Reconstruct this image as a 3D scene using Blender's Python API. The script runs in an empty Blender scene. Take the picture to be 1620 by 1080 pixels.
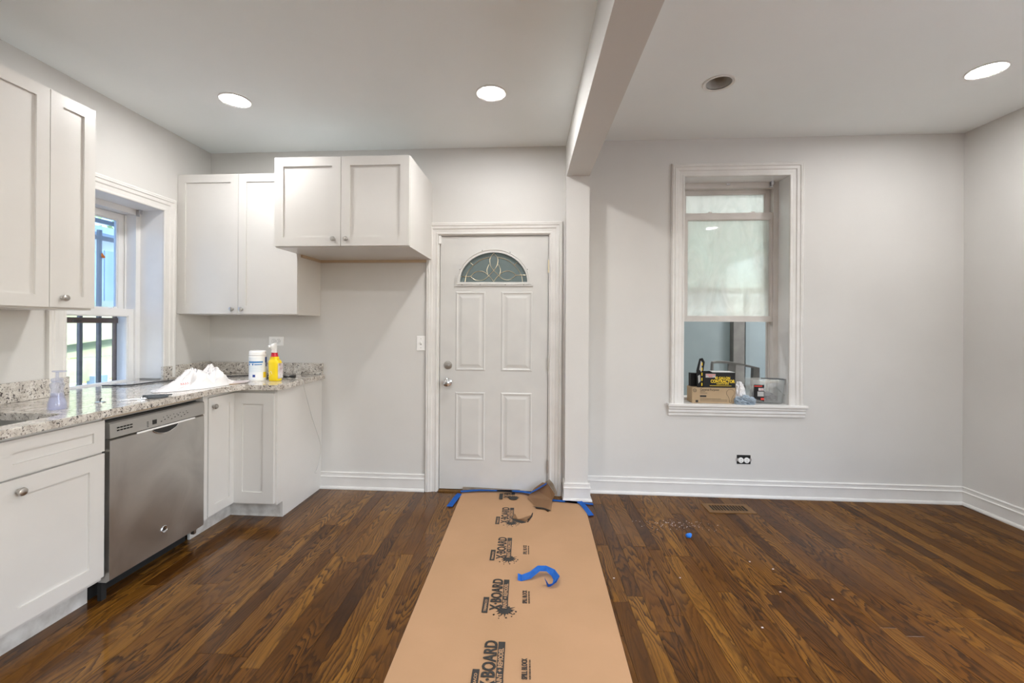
import bpy, bmesh, math, random
from mathutils import Vector, Matrix, noise
random.seed(7)
S = bpy.context.scene
C = S.collection
PI = math.pi
R = math.radians

# ------------------------------------------------------------------ camera
cam = bpy.data.cameras.new('camera'); co = bpy.data.objects.new('camera', cam); C.objects.link(co)
cam.sensor_width = 36; cam.lens = 694.71 * 36 / 1620; cam.clip_start = .05; cam.clip_end = 200
cam.shift_x = 4.76 / 1620; cam.shift_y = -27.0 / 1620
co.matrix_world = Matrix.Translation((0, 0, 1.331)) @ Matrix.Rotation(.0387, 4, 'Z') @ Matrix.Rotation(PI/2 + .0004, 4, 'X') @ Matrix.Rotation(.0059, 4, 'Z')
S.camera = co
# ------------------------------------------------------------------ world, sun, exposure
W = bpy.data.worlds.new('sky'); S.world = W; W.use_nodes = True
wn = W.node_tree.nodes; wl = W.node_tree.links
sky = wn.new('ShaderNodeTexSky'); sky.sky_type = 'NISHITA'; sky.sun_disc = False
sky.sun_elevation = R(48); sky.sun_rotation = R(120); sky.dust_density = 2.0
wl.new(sky.outputs[0], wn['Background'].inputs[0]); wn['Background'].inputs[1].default_value = .9
sl = bpy.data.lights.new('sun', 'SUN'); sl.energy = 8.0; sl.angle = R(1); sl.color = (1, .95, .86)
so = bpy.data.objects.new('sun', sl); C.objects.link(so); so.rotation_euler = Vector((-.50, .02, -.85)).to_track_quat('-Z', 'Y').to_euler(); so.location = (6, -4, 9)
S.view_settings.view_transform = 'Standard'; S.view_settings.look = 'None'
S.view_settings.exposure = 0.23; S.view_settings.gamma = 1; S.view_settings.use_curve_mapping = False
S.cycles.max_bounces = 12; S.cycles.diffuse_bounces = 7; S.cycles.glossy_bounces = 5
S.cycles.transparent_max_bounces = 16; S.cycles.transmission_bounces = 8
S.cycles.sample_clamp_indirect = 6.0; S.cycles.caustics_reflective = False; S.cycles.caustics_refractive = False
for px, py, pz, pw, ph, pr in ((3.52, .05, 1.45, 2.0, 2.5, (0, R(90), 0)), (1.9, -3.82, 1.4, 1.6, 1.9, (R(90), 0, 0)), (-2.95, 2.72, 1.5, .7, 1.3, (0, R(-90), 0))):
    pl = bpy.data.lights.new('sky_portal', 'AREA'); pl.shape = 'RECTANGLE'; pl.size = pw; pl.size_y = ph; pl.cycles.is_portal = True
    po = bpy.data.objects.new('sky_portal', pl); C.objects.link(po); po.location = (px, py, pz); po.rotation_euler = pr
LIGHT = 235.0           # radiance of a downlight lens
LCOL = (1, .99, .975)

# ------------------------------------------------------------------ materials
def mat(name, col, rough=.5, metal=0, coat=0, spec=.5, alpha=1, trans=0, emit=0):
    m = bpy.data.materials.new(name); m.use_nodes = True
    b = m.node_tree.nodes['Principled BSDF']
    b.inputs['Base Color'].default_value = (*col, 1); b.inputs['Roughness'].default_value = rough
    b.inputs['Metallic'].default_value = metal; b.inputs['Coat Weight'].default_value = coat
    b.inputs['Specular IOR Level'].default_value = spec; b.inputs['Alpha'].default_value = alpha
    b.inputs['Transmission Weight'].default_value = trans
    if emit: b.inputs['Emission Color'].default_value = (*col, 1); b.inputs['Emission Strength'].default_value = emit
    return m
def N(m, t, **k):
    n = m.node_tree.nodes.new(t)
    for a, v in k.items():
        if a.startswith('_'): setattr(n, a[1:], v)
        else: n.inputs[a].default_value = v
    return n
def L(m, a, b): m.node_tree.links.new(a, b)
def bsdf(m): return m.node_tree.nodes['Principled BSDF']
def ramp(m, fac, stops):
    r = m.node_tree.nodes.new('ShaderNodeValToRGB'); e = r.color_ramp.elements
    while len(e) < len(stops): e.new(.5)
    for i, (p, c) in enumerate(stops): e[i].position = p; e[i].color = (*c, 1) if len(c) == 3 else c
    L(m, fac, r.inputs[0]); return r.outputs[0]
def mapping(m, scale=(1, 1, 1), coord='Object'):
    t = N(m, 'ShaderNodeTexCoord'); mp = N(m, 'ShaderNodeMapping'); mp.inputs['Scale'].default_value = scale
    L(m, t.outputs[coord], mp.inputs[0]); return mp.outputs[0]
def mottled(name, c1, c2, rough, scale=3, bump=.0, bscale=200, coat=0, metal=0, stretch=(1, 1, 1), spec=.5):
    m = mat(name, c1, rough, coat=coat, metal=metal, spec=spec)
    v = mapping(m, stretch)
    n = N(m, 'ShaderNodeTexNoise', Scale=scale, Detail=5.0); L(m, v, n.inputs['Vector'])
    L(m, ramp(m, n.outputs[0], [(.35, c1), (.65, c2)]), bsdf(m).inputs['Base Color'])
    if bump:
        n2 = N(m, 'ShaderNodeTexNoise', Scale=bscale, Detail=3.0); L(m, v, n2.inputs['Vector'])
        bp = N(m, 'ShaderNodeBump', Strength=bump, Distance=.002); L(m, n2.outputs[0], bp.inputs['Height'])
        L(m, bp.outputs[0], bsdf(m).inputs['Normal'])
    return m
M = {}
M['wall'] = mottled('wall_paint', (.62, .61, .59), (.645, .635, .615), .55, 2, .15, 160)
M['ceil'] = mottled('ceiling_paint', (.84, .885, .895), (.86, .90, .91), .7, 2, .1, 120)
M['trim'] = mottled('trim_paint', (.73, .72, .70), (.70, .69, .67), .32, 9, .12, 40, spec=.5)
M['scuffed'] = mottled('scuffed_trim_paint', (.72, .71, .69), (.66, .645, .62), .35, 6, .2, 30)
M['cab'] = mottled('cabinet_lacquer', (.66, .645, .62), (.64, .625, .60), .30, 4)
M['kick'] = mottled('dusty_toe_kick', (.72, .71, .68), (.50, .48, .45), .5, 14)
M['door'] = mottled('door_paint', (.61, .605, .585), (.58, .575, .56), .35, 6)
M['vinyl'] = mottled('window_vinyl', (.78, .78, .78), (.74, .74, .74), .35, 5)
M['grey_vinyl'] = mottled('dusty_sash_vinyl', (.62, .59, .56), (.55, .52, .49), .4, 5)
M['nickel'] = mat('satin_nickel', (.55, .53, .50), .28, 1)
M['chrome'] = mat('chrome', (.72, .72, .74), .12, 1)
M['brass'] = mat('came_brass', (.75, .66, .48), .3, 1)
M['plate'] = mat('white_plastic_plate', (.85, .85, .84), .3)
M['dark'] = mat('dark_slot', (.02, .02, .02), .6)
M['black'] = mottled('black_plastic', (.02, .02, .022), (.035, .035, .035), .4, 20)
M['void'] = mat('black_void', (.01, .01, .01), .9)
M['lead'] = mat('bare_wood_nailer', (.50, .39, .27), .7)
M['can'] = mat('can_baffle', (.50, .49, .46), .5)
M['lens'] = mat('lamp_lens', (1, 1, 1), .5)
lm = M['lens']; bsdf(lm).inputs['Emission Color'].default_value = (*LCOL, 1); bsdf(lm).inputs['Emission Strength'].default_value = LIGHT

hl = mat('added_hall_lamp_lens', (1, 1, 1), .5); bsdf(hl).inputs['Emission Strength'].default_value = 330; bsdf(hl).inputs['Emission Color'].default_value = (1, 1, 1, 1); M['added_hall_lens'] = hl  # stronger glow for the unseen lights added beyond the deep window
def granite():
    m = mat('speckled_granite', (.6, .58, .55), .12, coat=.3)
    v = mapping(m)
    n1 = N(m, 'ShaderNodeTexNoise', Scale=22.0, Detail=6.0, Roughness=.7); L(m, v, n1.inputs['Vector'])
    base = ramp(m, n1.outputs[0], [(.3, (.30, .27, .24)), (.45, (.52, .48, .43)), (.62, (.70, .67, .62))])
    n2 = N(m, 'ShaderNodeTexNoise', Scale=75.0, Detail=3.0, Roughness=.6, Distortion=.6); L(m, v, n2.inputs['Vector'])
    mask = ramp(m, n2.outputs[0], [(.36, (1, 1, 1)), (.42, (0, 0, 0))])
    n3 = N(m, 'ShaderNodeTexNoise', Scale=130.0, Detail=2.0); L(m, v, n3.inputs['Vector'])
    mask3 = ramp(m, n3.outputs[0], [(.34, (1, 1, 1)), (.40, (0, 0, 0))])
    a = N(m, 'ShaderNodeMix', _data_type='RGBA'); L(m, mask, a.inputs[0]); L(m, base, a.inputs[6]); a.inputs[7].default_value = (.045, .04, .045, 1)
    b = N(m, 'ShaderNodeMix', _data_type='RGBA'); L(m, mask3, b.inputs[0]); L(m, a.outputs[2], b.inputs[6]); b.inputs[7].default_value = (.16, .13, .11, 1)
    L(m, b.outputs[2], bsdf(m).inputs['Base Color']); return m
M['granite'] = granite()

def steel():
    m = mat('brushed_stainless', (.50, .49, .47), .34, 1)
    v = mapping(m, (1, 1, 60))
    n = N(m, 'ShaderNodeTexNoise', Scale=6.0, Detail=4.0); L(m, v, n.inputs['Vector'])
    v2 = mapping(m); n2 = N(m, 'ShaderNodeTexNoise', Scale=3.5, Detail=5.0, Distortion=1.2); L(m, v2, n2.inputs['Vector'])
    r = N(m, 'ShaderNodeMapRange'); r.inputs['To Min'].default_value = .25; r.inputs['To Max'].default_value = .48
    L(m, n2.outputs[0], r.inputs[0]); L(m, r.outputs[0], bsdf(m).inputs['Roughness'])
    bp = N(m, 'ShaderNodeBump', Strength=.08, Distance=.001); L(m, n.outputs[0], bp.inputs['Height']); L(m, bp.outputs[0], bsdf(m).inputs['Normal'])
    L(m, ramp(m, n2.outputs[0], [(.3, (.52, .51, .49)), (.7, (.66, .65, .62))]), bsdf(m).inputs['Base Color'])
    return m
M['steel'] = steel()
M['steel_panel'] = mat('control_panel_grey', (.46, .45, .43), .38, .7)

def wood():
    m = mat('stained_oak', (.1, .05, .02), .3, coat=.27, spec=.08)
    oi = N(m, 'ShaderNodeObjectInfo'); t = N(m, 'ShaderNodeTexCoord')
    off = N(m, 'ShaderNodeVectorMath', _operation='SCALE'); cb = N(m, 'ShaderNodeCombineXYZ')
    L(m, oi.outputs['Random'], cb.inputs[0]); L(m, oi.outputs['Random'], cb.inputs[1]); L(m, oi.outputs['Random'], cb.inputs[2])
    L(m, cb.outputs[0], off.inputs[0]); off.inputs['Scale'].default_value = 137.0
    def stretched(sx, sy, sz=1):
        s = N(m, 'ShaderNodeVectorMath', _operation='MULTIPLY'); s.inputs[1].default_value = (sx, sy, sz); L(m, t.outputs['Object'], s.inputs[0])
        a = N(m, 'ShaderNodeVectorMath', _operation='ADD'); L(m, s.outputs[0], a.inputs[0]); L(m, off.outputs[0], a.inputs[1]); return a.outputs[0]
    # cathedral figure: contour lines of a long, slow field
    n1 = N(m, 'ShaderNodeTexNoise', Scale=1.0, Detail=2.0, Roughness=.45); L(m, stretched(6.5, 1.0), n1.inputs['Vector'])
    k = N(m, 'ShaderNodeMath', _operation='MULTIPLY'); k.inputs[1].default_value = 24.0; L(m, n1.outputs[0], k.inputs[0])
    nj = N(m, 'ShaderNodeTexNoise', Scale=1.0, Detail=3.0); L(m, stretched(60, 14), nj.inputs['Vector'])
    j = N(m, 'ShaderNodeMath', _operation='ADD'); L(m, k.outputs[0], j.inputs[0])
    jj = N(m, 'ShaderNodeMath', _operation='MULTIPLY'); jj.inputs[1].default_value = 1.1; L(m, nj.outputs[0], jj.inputs[0]); L(m, jj.outputs[0], j.inputs[1])
    f = N(m, 'ShaderNodeMath', _operation='FRACT'); L(m, j.outputs[0], f.inputs[0])
    rings = ramp(m, f.outputs[0], [(0, (.0, .0, .0)), (.22, (.35, .35, .35)), (.6, (1, 1, 1)), (.93, (.9, .9, .9)), (1, (0, 0, 0))])
    # fine pores
    n2 = N(m, 'ShaderNodeTexNoise', Scale=1.0, Detail=4.0, Roughness=.7); L(m, stretched(260, 7), n2.inputs['Vector'])
    pores = ramp(m, n2.outputs[0], [(.36, (.25, .25, .25)), (.52, (1, 1, 1))])
    # slow tone drift
    n3 = N(m, 'ShaderNodeTexNoise', Scale=1.0, Detail=3.0); L(m, stretched(7, 2.2), n3.inputs['Vector'])
    mul = N(m, 'ShaderNodeMix', _data_type='RGBA', _blend_type='MULTIPLY'); mul.inputs[0].default_value = .8; L(m, rings, mul.inputs[6]); L(m, pores, mul.inputs[7])
    grain = N(m, 'ShaderNodeRGBToBW'); L(m, mul.outputs[2], grain.inputs[0])
    sm = N(m, 'ShaderNodeMath', _operation='MULTIPLY_ADD'); L(m, oi.outputs['Random'], sm.inputs[0]); sm.inputs[1].default_value = .58; 
    h = N(m, 'ShaderNodeMath', _operation='MULTIPLY'); h.inputs[1].default_value = .66; L(m, n3.outputs[0], h.inputs[0]); L(m, h.outputs[0], sm.inputs[2])
    light = ramp(m, sm.outputs[0], [(.22, (.045, .015, .002)), (.55, (.125, .048, .006)), (.95, (.225, .102, .015))])
    dark = ramp(m, sm.outputs[0], [(.2, (.006, .002, .001)), (.9, (.030, .010, .003))])
    mx = N(m, 'ShaderNodeMix', _data_type='RGBA'); gs = N(m, 'ShaderNodeTexNoise', Scale=1.0, Detail=2.0); L(m, stretched(5, 2.0), gs.inputs['Vector'])
    gr = N(m, 'ShaderNodeMapRange'); gr.inputs['From Min'].default_value = .38; gr.inputs['From Max'].default_value = .62; gr.inputs['To Min'].default_value = .35; gr.inputs['To Max'].default_value = 1.0; L(m, gs.outputs[0], gr.inputs[0])
    g2 = N(m, 'ShaderNodeMix', _data_type='FLOAT'); L(m, gr.outputs[0], g2.inputs[0]); g2.inputs[2].default_value = .78; L(m, grain.outputs[0], g2.inputs[3])
    L(m, g2.outputs[0], mx.inputs[0]); L(m, dark, mx.inputs[6]); L(m, light, mx.inputs[7])
    L(m, mx.outputs[2], bsdf(m).inputs['Base Color'])
    # uneven finish: glossy pools and duller, walked-on patches, laid over the whole floor
    g = N(m, 'ShaderNodeNewGeometry'); n4 = N(m, 'ShaderNodeTexNoise', Scale=1.3, Detail=4.0, Roughness=.6); L(m, g.outputs['Position'], n4.inputs['Vector'])
    rr = N(m, 'ShaderNodeMapRange'); rr.inputs['From Min'].default_value = .4; rr.inputs['From Max'].default_value = .62; rr.inputs['To Min'].default_value = .03; rr.inputs['To Max'].default_value = .20
    L(m, n4.outputs[0], rr.inputs[0]); L(m, rr.outputs[0], bsdf(m).inputs['Coat Roughness'])
    bsdf(m).inputs['Roughness'].default_value = .38
    # the kitchen side still carries a wetter coat of finish than the worn far side
    sp = N(m, 'ShaderNodeSeparateXYZ'); L(m, g.outputs['Position'], sp.inputs[0])
    wx = N(m, 'ShaderNodeMath', _operation='MULTIPLY_ADD'); L(m, sp.outputs[0], wx.inputs[0]); wx.inputs[1].default_value = -.14; wx.inputs[2].default_value = 1.10
    wy = N(m, 'ShaderNodeMath', _operation='MULTIPLY_ADD'); L(m, n4.outputs[0], wy.inputs[0]); wy.inputs[1].default_value = -1.5; L(m, wx.outputs[0], wy.inputs[2]); wy.use_clamp = True
    L(m, wy.outputs[0], bsdf(m).inputs['Coat Weight'])
    bp = N(m, 'ShaderNodeBump', Strength=.12, Distance=.0008); L(m, grain.outputs[0], bp.inputs['Height']); L(m, bp.outputs[0], bsdf(m).inputs['Normal'])
    return m
M['wood'] = wood()
M['regwood'] = mottled('register_wood', (.19, .10, .035), (.14, .072, .024), .5, 8, stretch=(4, 1, 1), spec=.2)
M['board'] = mottled('brown_paperboard', (.40, .235, .122), (.43, .252, .134), .72, 3, .15, 90)
M['torn'] = mottled('torn_paperboard_core', (.40, .34, .27), (.32, .25, .18), .9, 20)
M['ink'] = mat('black_print', (.022, .020, .018), .6)
M['tape'] = mottled('blue_masking_tape', (.012, .16, .62), (.02, .21, .72), .55, 30, .2, 150)
M['carton'] = mottled('corrugated_carton', (.40, .285, .165), (.43, .31, .185), .75, 6)
M['gloss_black'] = mottled('printed_black_card', (.010, .010, .011), (.018, .018, .018), .5, 6, spec=.2)
M['yellow'] = mat('yellow_print', (.85, .60, .02), .5)
M['red'] = mat('red_print', (.72, .05, .03), .5)
M['greyprint'] = mat('grey_print', (.42, .42, .41), .5)
M['bag'] = mottled('white_plastic_film', (.84, .82, .82), (.76, .75, .76), .4, 12, .3, 60)
M['rag'] = mottled('pale_blue_rag', (.36, .43, .50), (.26, .32, .38), .9, 25, .4, 80)
M['debris'] = mottled('grey_wire_debris', (.07, .07, .075), (.22, .22, .23), .6, 60, .6, 140)
M['paper'] = mottled('printed_paper', (.78, .74, .74), (.52, .42, .42), .6, 30)
M['blueprint'] = mat('blue_print', (.03, .20, .50), .4)
M['paleblue'] = mat('pale_blue_label', (.60, .72, .80), .4)
M['deepblue'] = mat('deep_blue_print', (.02, .06, .30), .4)
M['yplastic'] = mat('yellow_plastic', (.90, .66, .01), .3)
M['rplastic'] = mat('red_plastic', (.60, .01, .03), .25)
M['wplastic'] = mat('white_plastic', (.86, .86, .85), .3)
M['cableg'] = mat('grey_cable_jacket', (.55, .54, .52), .5)
M['leaf'] = mottled('dry_orange_leaf', (.55, .20, .03), (.25, .06, .01), .7, 60)
M['iron'] = mat('dark_painted_iron', (.06, .07, .08), .5)
M['storm'] = mottled('brown_storm_frame', (.10, .055, .04), (.06, .035, .03), .45, 10)
M['greenwood'] = mottled('algae_stained_planks', (.30, .37, .19), (.43, .46, .34), .8, 3, .3, 20, stretch=(1, .3, 1))
M['bluewood'] = mottled('blue_grey_boards', (.17, .27, .38), (.30, .41, .50), .8, 3, stretch=(1, 1, .2))
M['paleside'] = mottled('pale_siding', (.62, .66, .66), (.70, .74, .74), .8, 3)
M['ground'] = mottled('sunlit_deck_boards', (.36, .36, .36), (.46, .45, .43), .8, 4)
M['hedge'] = mottled('hedge_leaves', (.20, .34, .06), (.38, .50, .14), .8, 12)
M['bwall'] = mottled('blue_grey_hall_paint', (.185, .225, .232), (.205, .245, .25), .6, 3)
M['bpost'] = mottled('weathered_grey_post', (.12, .115, .105), (.16, .155, .14), .7, 8)
M['white'] = mottled('hall_white', (.78, .80, .78), (.72, .75, .73), .7, 3)
M['hfloor'] = mat('hall_floor_grey', (.25, .24, .22), .6)
M['chairm'] = mottled('grey_chair_plastic', (.16, .155, .145), (.20, .19, .18), .5, 10)

def clear(name, tint=(1, 1, 1), haze=0., hazecol=(.8, .82, .8), rough=.02, ior=1.45, streaks=False):
    m = bpy.data.materials.new(name); m.use_nodes = True; nt = m.node_tree; nt.nodes.clear()
    o = nt.nodes.new('ShaderNodeOutputMaterial'); tr = N(m, 'ShaderNodeBsdfTransparent'); tr.inputs[0].default_value = (*tint, 1)
    gl = N(m, 'ShaderNodeBsdfGlossy'); gl.inputs['Roughness'].default_value = rough; gl.inputs[0].default_value = (1, 1, 1, 1)
    fr = N(m, 'ShaderNodeFresnel', IOR=ior)
    gm = N(m, 'ShaderNodeNewGeometry'); io = N(m, 'ShaderNodeMapRange'); L(m, gm.outputs['Backfacing'], io.inputs[0])
    io.inputs['To Min'].default_value = ior; io.inputs['To Max'].default_value = 1/ior; L(m, io.outputs[0], fr.inputs['IOR'])
    mx = N(m, 'ShaderNodeMixShader'); L(m, fr.outputs[0], mx.inputs[0]); L(m, tr.outputs[0], mx.inputs[1]); L(m, gl.outputs[0], mx.inputs[2])
    out = mx.outputs[0]
    if haze:
        df = N(m, 'ShaderNodeBsdfDiffuse'); df.inputs[0].default_value = (*hazecol, 1)
        tl = N(m, 'ShaderNodeBsdfTranslucent'); tl.inputs[0].default_value = (*hazecol, 1)
        ad = N(m, 'ShaderNodeMixShader'); ad.inputs[0].default_value = .35; L(m, df.outputs[0], ad.inputs[1]); L(m, tl.outputs[0], ad.inputs[2])
        m2 = N(m, 'ShaderNodeMixShader'); m2.inputs[0].default_value = haze; L(m, out, m2.inputs[1]); L(m, ad.outputs[0], m2.inputs[2]); out = m2.outputs[0]
        if streaks:
            v = mapping(m, (1.6, 1, .7)); n = N(m, 'ShaderNodeTexNoise', Scale=3.0, Detail=5.0, Distortion=1.6); L(m, v, n.inputs['Vector'])
            r = N(m, 'ShaderNodeMapRange'); r.inputs['From Min'].default_value = .35; r.inputs['From Max'].default_value = .65
            r.inputs['To Min'].default_value = haze - .16; r.inputs['To Max'].default_value = haze + .12; L(m, n.outputs[0], r.inputs[0]); L(m, r.outputs[0], m2.inputs[0])
    L(m, out, o.inputs[0]); return m
M['glass'] = clear('window_glass', (.96, .98, 1))
M['blueglass'] = clear('screened_window_glass', (.72, .82, .93), .18, (.55, .68, .85))
M['hazeglass'] = clear('veiled_window_glass', (.95, 1, .98), .54, (.90, .92, .90), streaks=True)  # white veil covers smears and stands in for the bright reflection
M['tub'] = clear('clear_tub_plastic', (.95, .96, .96), .14, (.78, .78, .77), .15)
M['soap'] = clear('clear_bottle_plastic', (.88, .90, .97), .22, (.8, .82, .9), .05)
M['liquid'] = clear('pale_violet_soap', (.88, .90, 1.0), .16, (.75, .77, .95), .05)
M['fan'] = clear('textured_fanlight_glass', (.62, .70, .70), .5, (.30, .35, .35), .12)

# ------------------------------------------------------------------ mesh helpers
def box(bm, x0, x1, y0, y1, z0, z1, bev=0):
    g = bmesh.ops.create_cube(bm, size=1)['verts']
    for v in g: v.co = ((x0+x1)/2 + v.co.x*(x1-x0), (y0+y1)/2 + v.co.y*(y1-y0), (z0+z1)/2 + v.co.z*(z1-z0))
    if bev:
        e = list({e for v in g for e in v.link_edges})
        bmesh.ops.bevel(bm, geom=e, offset=bev, segments=1, affect='EDGES')
def prism(bm, pts, f, t0, t1):
    """pts: 2D outline; f(p, t) -> 3D; extruded from t0 to t1"""
    a = [bm.verts.new(f(p, t0)) for p in pts]; b = [bm.verts.new(f(p, t1)) for p in pts]
    n = len(pts); bm.faces.new(a); bm.faces.new(b[::-1])
    for i in range(n): bm.faces.new((a[i], b[i], b[(i+1) % n], a[(i+1) % n]))
XZ = lambda p, t: (p[0], t, p[1])
XY = lambda p, t: (p[0], p[1], t)
YZ = lambda p, t: (t, p[0], p[1])
def plate(bm, outer, holes, f, t0, t1):
    """a slab with holes"""
    es = []
    for loop in [outer] + holes:
        vs = [bm.verts.new(f(p, t0)) for p in loop]
        es += [bm.edges.new((vs[i], vs[(i+1) % len(vs)])) for i in range(len(vs))]
    fs = bmesh.ops.triangle_fill(bm, use_beauty=True, use_dissolve=False, edges=es)
    fs = [g for g in fs['geom'] if isinstance(g, bmesh.types.BMFace)]
    ex = bmesh.ops.extrude_face_region(bm, geom=fs)
    d = Vector(f((0, 0), t1)) - Vector(f((0, 0), t0))
    for v in [g for g in ex['geom'] if isinstance(g, bmesh.types.BMVert)]: v.co += d
def rect(x0, x1, y0, y1): return [(x0, y0), (x1, y0), (x1, y1), (x0, y1)]
def tube(bm, pts, r, seg=8, closed=False):
    pts = [Vector(p) for p in pts]; n = len(pts); rings = []; up = Vector((0, 0, 1))
    rs = r if isinstance(r, (list, tuple)) else [r]*n
    prev = None
    for i, p in enumerate(pts):
        if closed: t = pts[(i+1) % n] - pts[i-1]
        else: t = pts[min(i+1, n-1)] - pts[max(i-1, 0)]
        t.normalize()
        if prev is None:
            a = t.cross(up) if abs(t.z) < .9 else t.cross(Vector((1, 0, 0)))
        else: a = prev - t*prev.dot(t)
        a.normalize(); prev = a; b = t.cross(a)
        rings.append([bm.verts.new(p + (a*math.cos(2*PI*k/seg) + b*math.sin(2*PI*k/seg))*rs[i]) for k in range(seg)])
    for i in range(n if closed else n-1):
        A, B = rings[i], rings[(i+1) % n]
        for k in range(seg): bm.faces.new((A[k], A[(k+1) % seg], B[(k+1) % seg], B[k]))
    if not closed: bm.faces.new(rings[0][::-1]); bm.faces.new(rings[-1])
def lathe(bm, prof, seg=24, mtx=None, cap=True):
    """profile (r, h) about local z; mtx turns/places it"""
    mtx = mtx or Matrix(); rings = []
    for r, h in prof:
        if r < 1e-6: rings.append([bm.verts.new(mtx @ Vector((0, 0, h)))])
        else: rings.append([bm.verts.new(mtx @ Vector((r*math.cos(2*PI*k/seg), r*math.sin(2*PI*k/seg), h))) for k in range(seg)])
    for A, B in zip(rings, rings[1:]):
        for k in range(seg):
            q = [A[k % len(A)], A[(k+1) % len(A)], B[(k+1) % len(B)], B[k % len(B)]]
            q = list(dict.fromkeys(q))
            if len(q) > 2: bm.faces.new(q)
    for e in (rings[0], rings[-1]):
        if len(e) > 1 and cap: bm.faces.new(e)
def loft(bm, secs, seg=28, p=.5):
    """sections (z, cx, cy, hx, hy); p<1 makes them squarer"""
    rings = []
    for z, cx, cy, hx, hy in secs:
        r = []
        for k in range(seg):
            a = 2*PI*k/seg; c, s = math.cos(a), math.sin(a)
            r.append(bm.verts.new((cx + hx*math.copysign(abs(c)**p, c), cy + hy*math.copysign(abs(s)**p, s), z)))
        rings.append(r)
    for A, B in zip(rings, rings[1:]):
        for k in range(seg): bm.faces.new((A[k], A[(k+1) % seg], B[(k+1) % seg], B[k]))
    bm.faces.new(rings[0][::-1]); bm.faces.new(rings[-1])
def casing(bm, u0, u1, z0, z1, prof, yf=0, four=False):
    """moulding swept round an opening, mitred; profile (outward, proud); proud goes to -y"""
    rows = []
    for o, d in prof:
        y = yf - d
        pts = [(u0-o, y, z0-(o if four else 0)), (u0-o, y, z1+o), (u1+o, y, z1+o), (u1+o, y, z0-(o if four else 0))]
        rows.append([bm.verts.new(q) for q in pts])
    n = len(rows)
    for i in range(n):
        A, B = rows[i], rows[(i+1) % n]
        for k in range(4 if four else 3):
            bm.faces.new((A[k], A[(k+1) % 4], B[(k+1) % 4], B[k]))
    if not four: bm.faces.new([r[0] for r in rows]); bm.faces.new([r[3] for r in rows])
def obj(name, bm, m, parent=None, smooth=False, loc=None, rot=None):
    bmesh.ops.recalc_face_normals(bm, faces=bm.faces)
    me = bpy.data.meshes.new(name); bm.to_mesh(me); bm.free()
    for p in me.polygons: p.use_smooth = smooth
    if smooth:
        try: me.set_sharp_from_angle(angle=R(38))
        except Exception: pass
    me.materials.append(M[m] if isinstance(m, str) else m)
    o = bpy.data.objects.new(name, me); C.objects.link(o)
    if parent: o.parent = parent
    if loc: o.location = loc
    if rot: o.rotation_euler = rot
    return o
def nb(): return bmesh.new()
def bxo(name, m, parent, *a, bev=0, **k):
    bm = nb(); box(bm, *a, bev=bev); return obj(name, bm, m, parent, **k)
def tag(o, label, cat, group=None, kind=None):
    o['label'] = label; o['category'] = cat
    if group: o['group'] = group
    if kind: o['kind'] = kind
    return o
def empty(name, loc=(0, 0, 0), rz=0):
    o = bpy.data.objects.new(name, None); C.objects.link(o); o.location = loc; o.rotation_euler = (0, 0, rz); o.empty_display_size = .05; return o
def thing(name, label, cat, loc=(0, 0, 0), rz=0, group=None): return tag(empty(name, loc, rz), label, cat, group)
def struct(o, label=None, cat=None):
    o['kind'] = 'structure'
    if label: o['label'] = label
    if cat: o['category'] = cat
    return o
def text(body, size, m, parent, loc, rot, sx=1., name='printed_word', depth=.0003, align='LEFT', shear=0, bold=0.):
    c = bpy.data.curves.new(name, 'FONT'); c.body = body; c.size = size; c.extrude = depth; c.align_x = align; c.shear = shear; c.offset = bold; c.resolution_u = 3
    t = bpy.data.objects.new(name, c); C.objects.link(t); bpy.context.view_layer.update()
    me = bpy.data.meshes.new_from_object(t.evaluated_get(bpy.context.evaluated_depsgraph_get()))
    bpy.data.objects.remove(t); bpy.data.curves.remove(c)
    for v in me.vertices: v.co.x *= sx
    me.materials.clear(); me.materials.append(M[m])
    o = bpy.data.objects.new(name, me); C.objects.link(o); o.parent = parent; o.location = loc; o.rotation_euler = rot; return o
def copy_tree(o, parent=None):
    c = o.copy(); C.objects.link(c)
    if parent is not None: c.parent = parent
    for ch in [k for k in bpy.data.objects if k.parent == o]: copy_tree(ch, c)
    return c

# ------------------------------------------------------------------ room frame
XL, XR, HL, HR = -2.6124, 3.2986, 2.731, 2.796
A1, A2 = -.0293, -.0289
def yb(x): return 3.5338 + math.tan(A1)*(x - XL)          # back wall of the kitchen side
def yr(x): return 3.523 + math.tan(A2)*(x - .6)           # back wall of the other side
REAR = -3.6
BACK = empty; back_l = dict(loc=(XL, yb(XL), 0), rot=(0, 0, A1)); back_r = dict(loc=(.6, yr(.6), 0), rot=(0, 0, A2))

bm = nb(); plate(bm, rect(-.3, 2.93, 0, 2.95), [rect(1.905, 2.805, -.0, 2.045)] if 0 else [], XZ, 0, .2) if 0 else None
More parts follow.
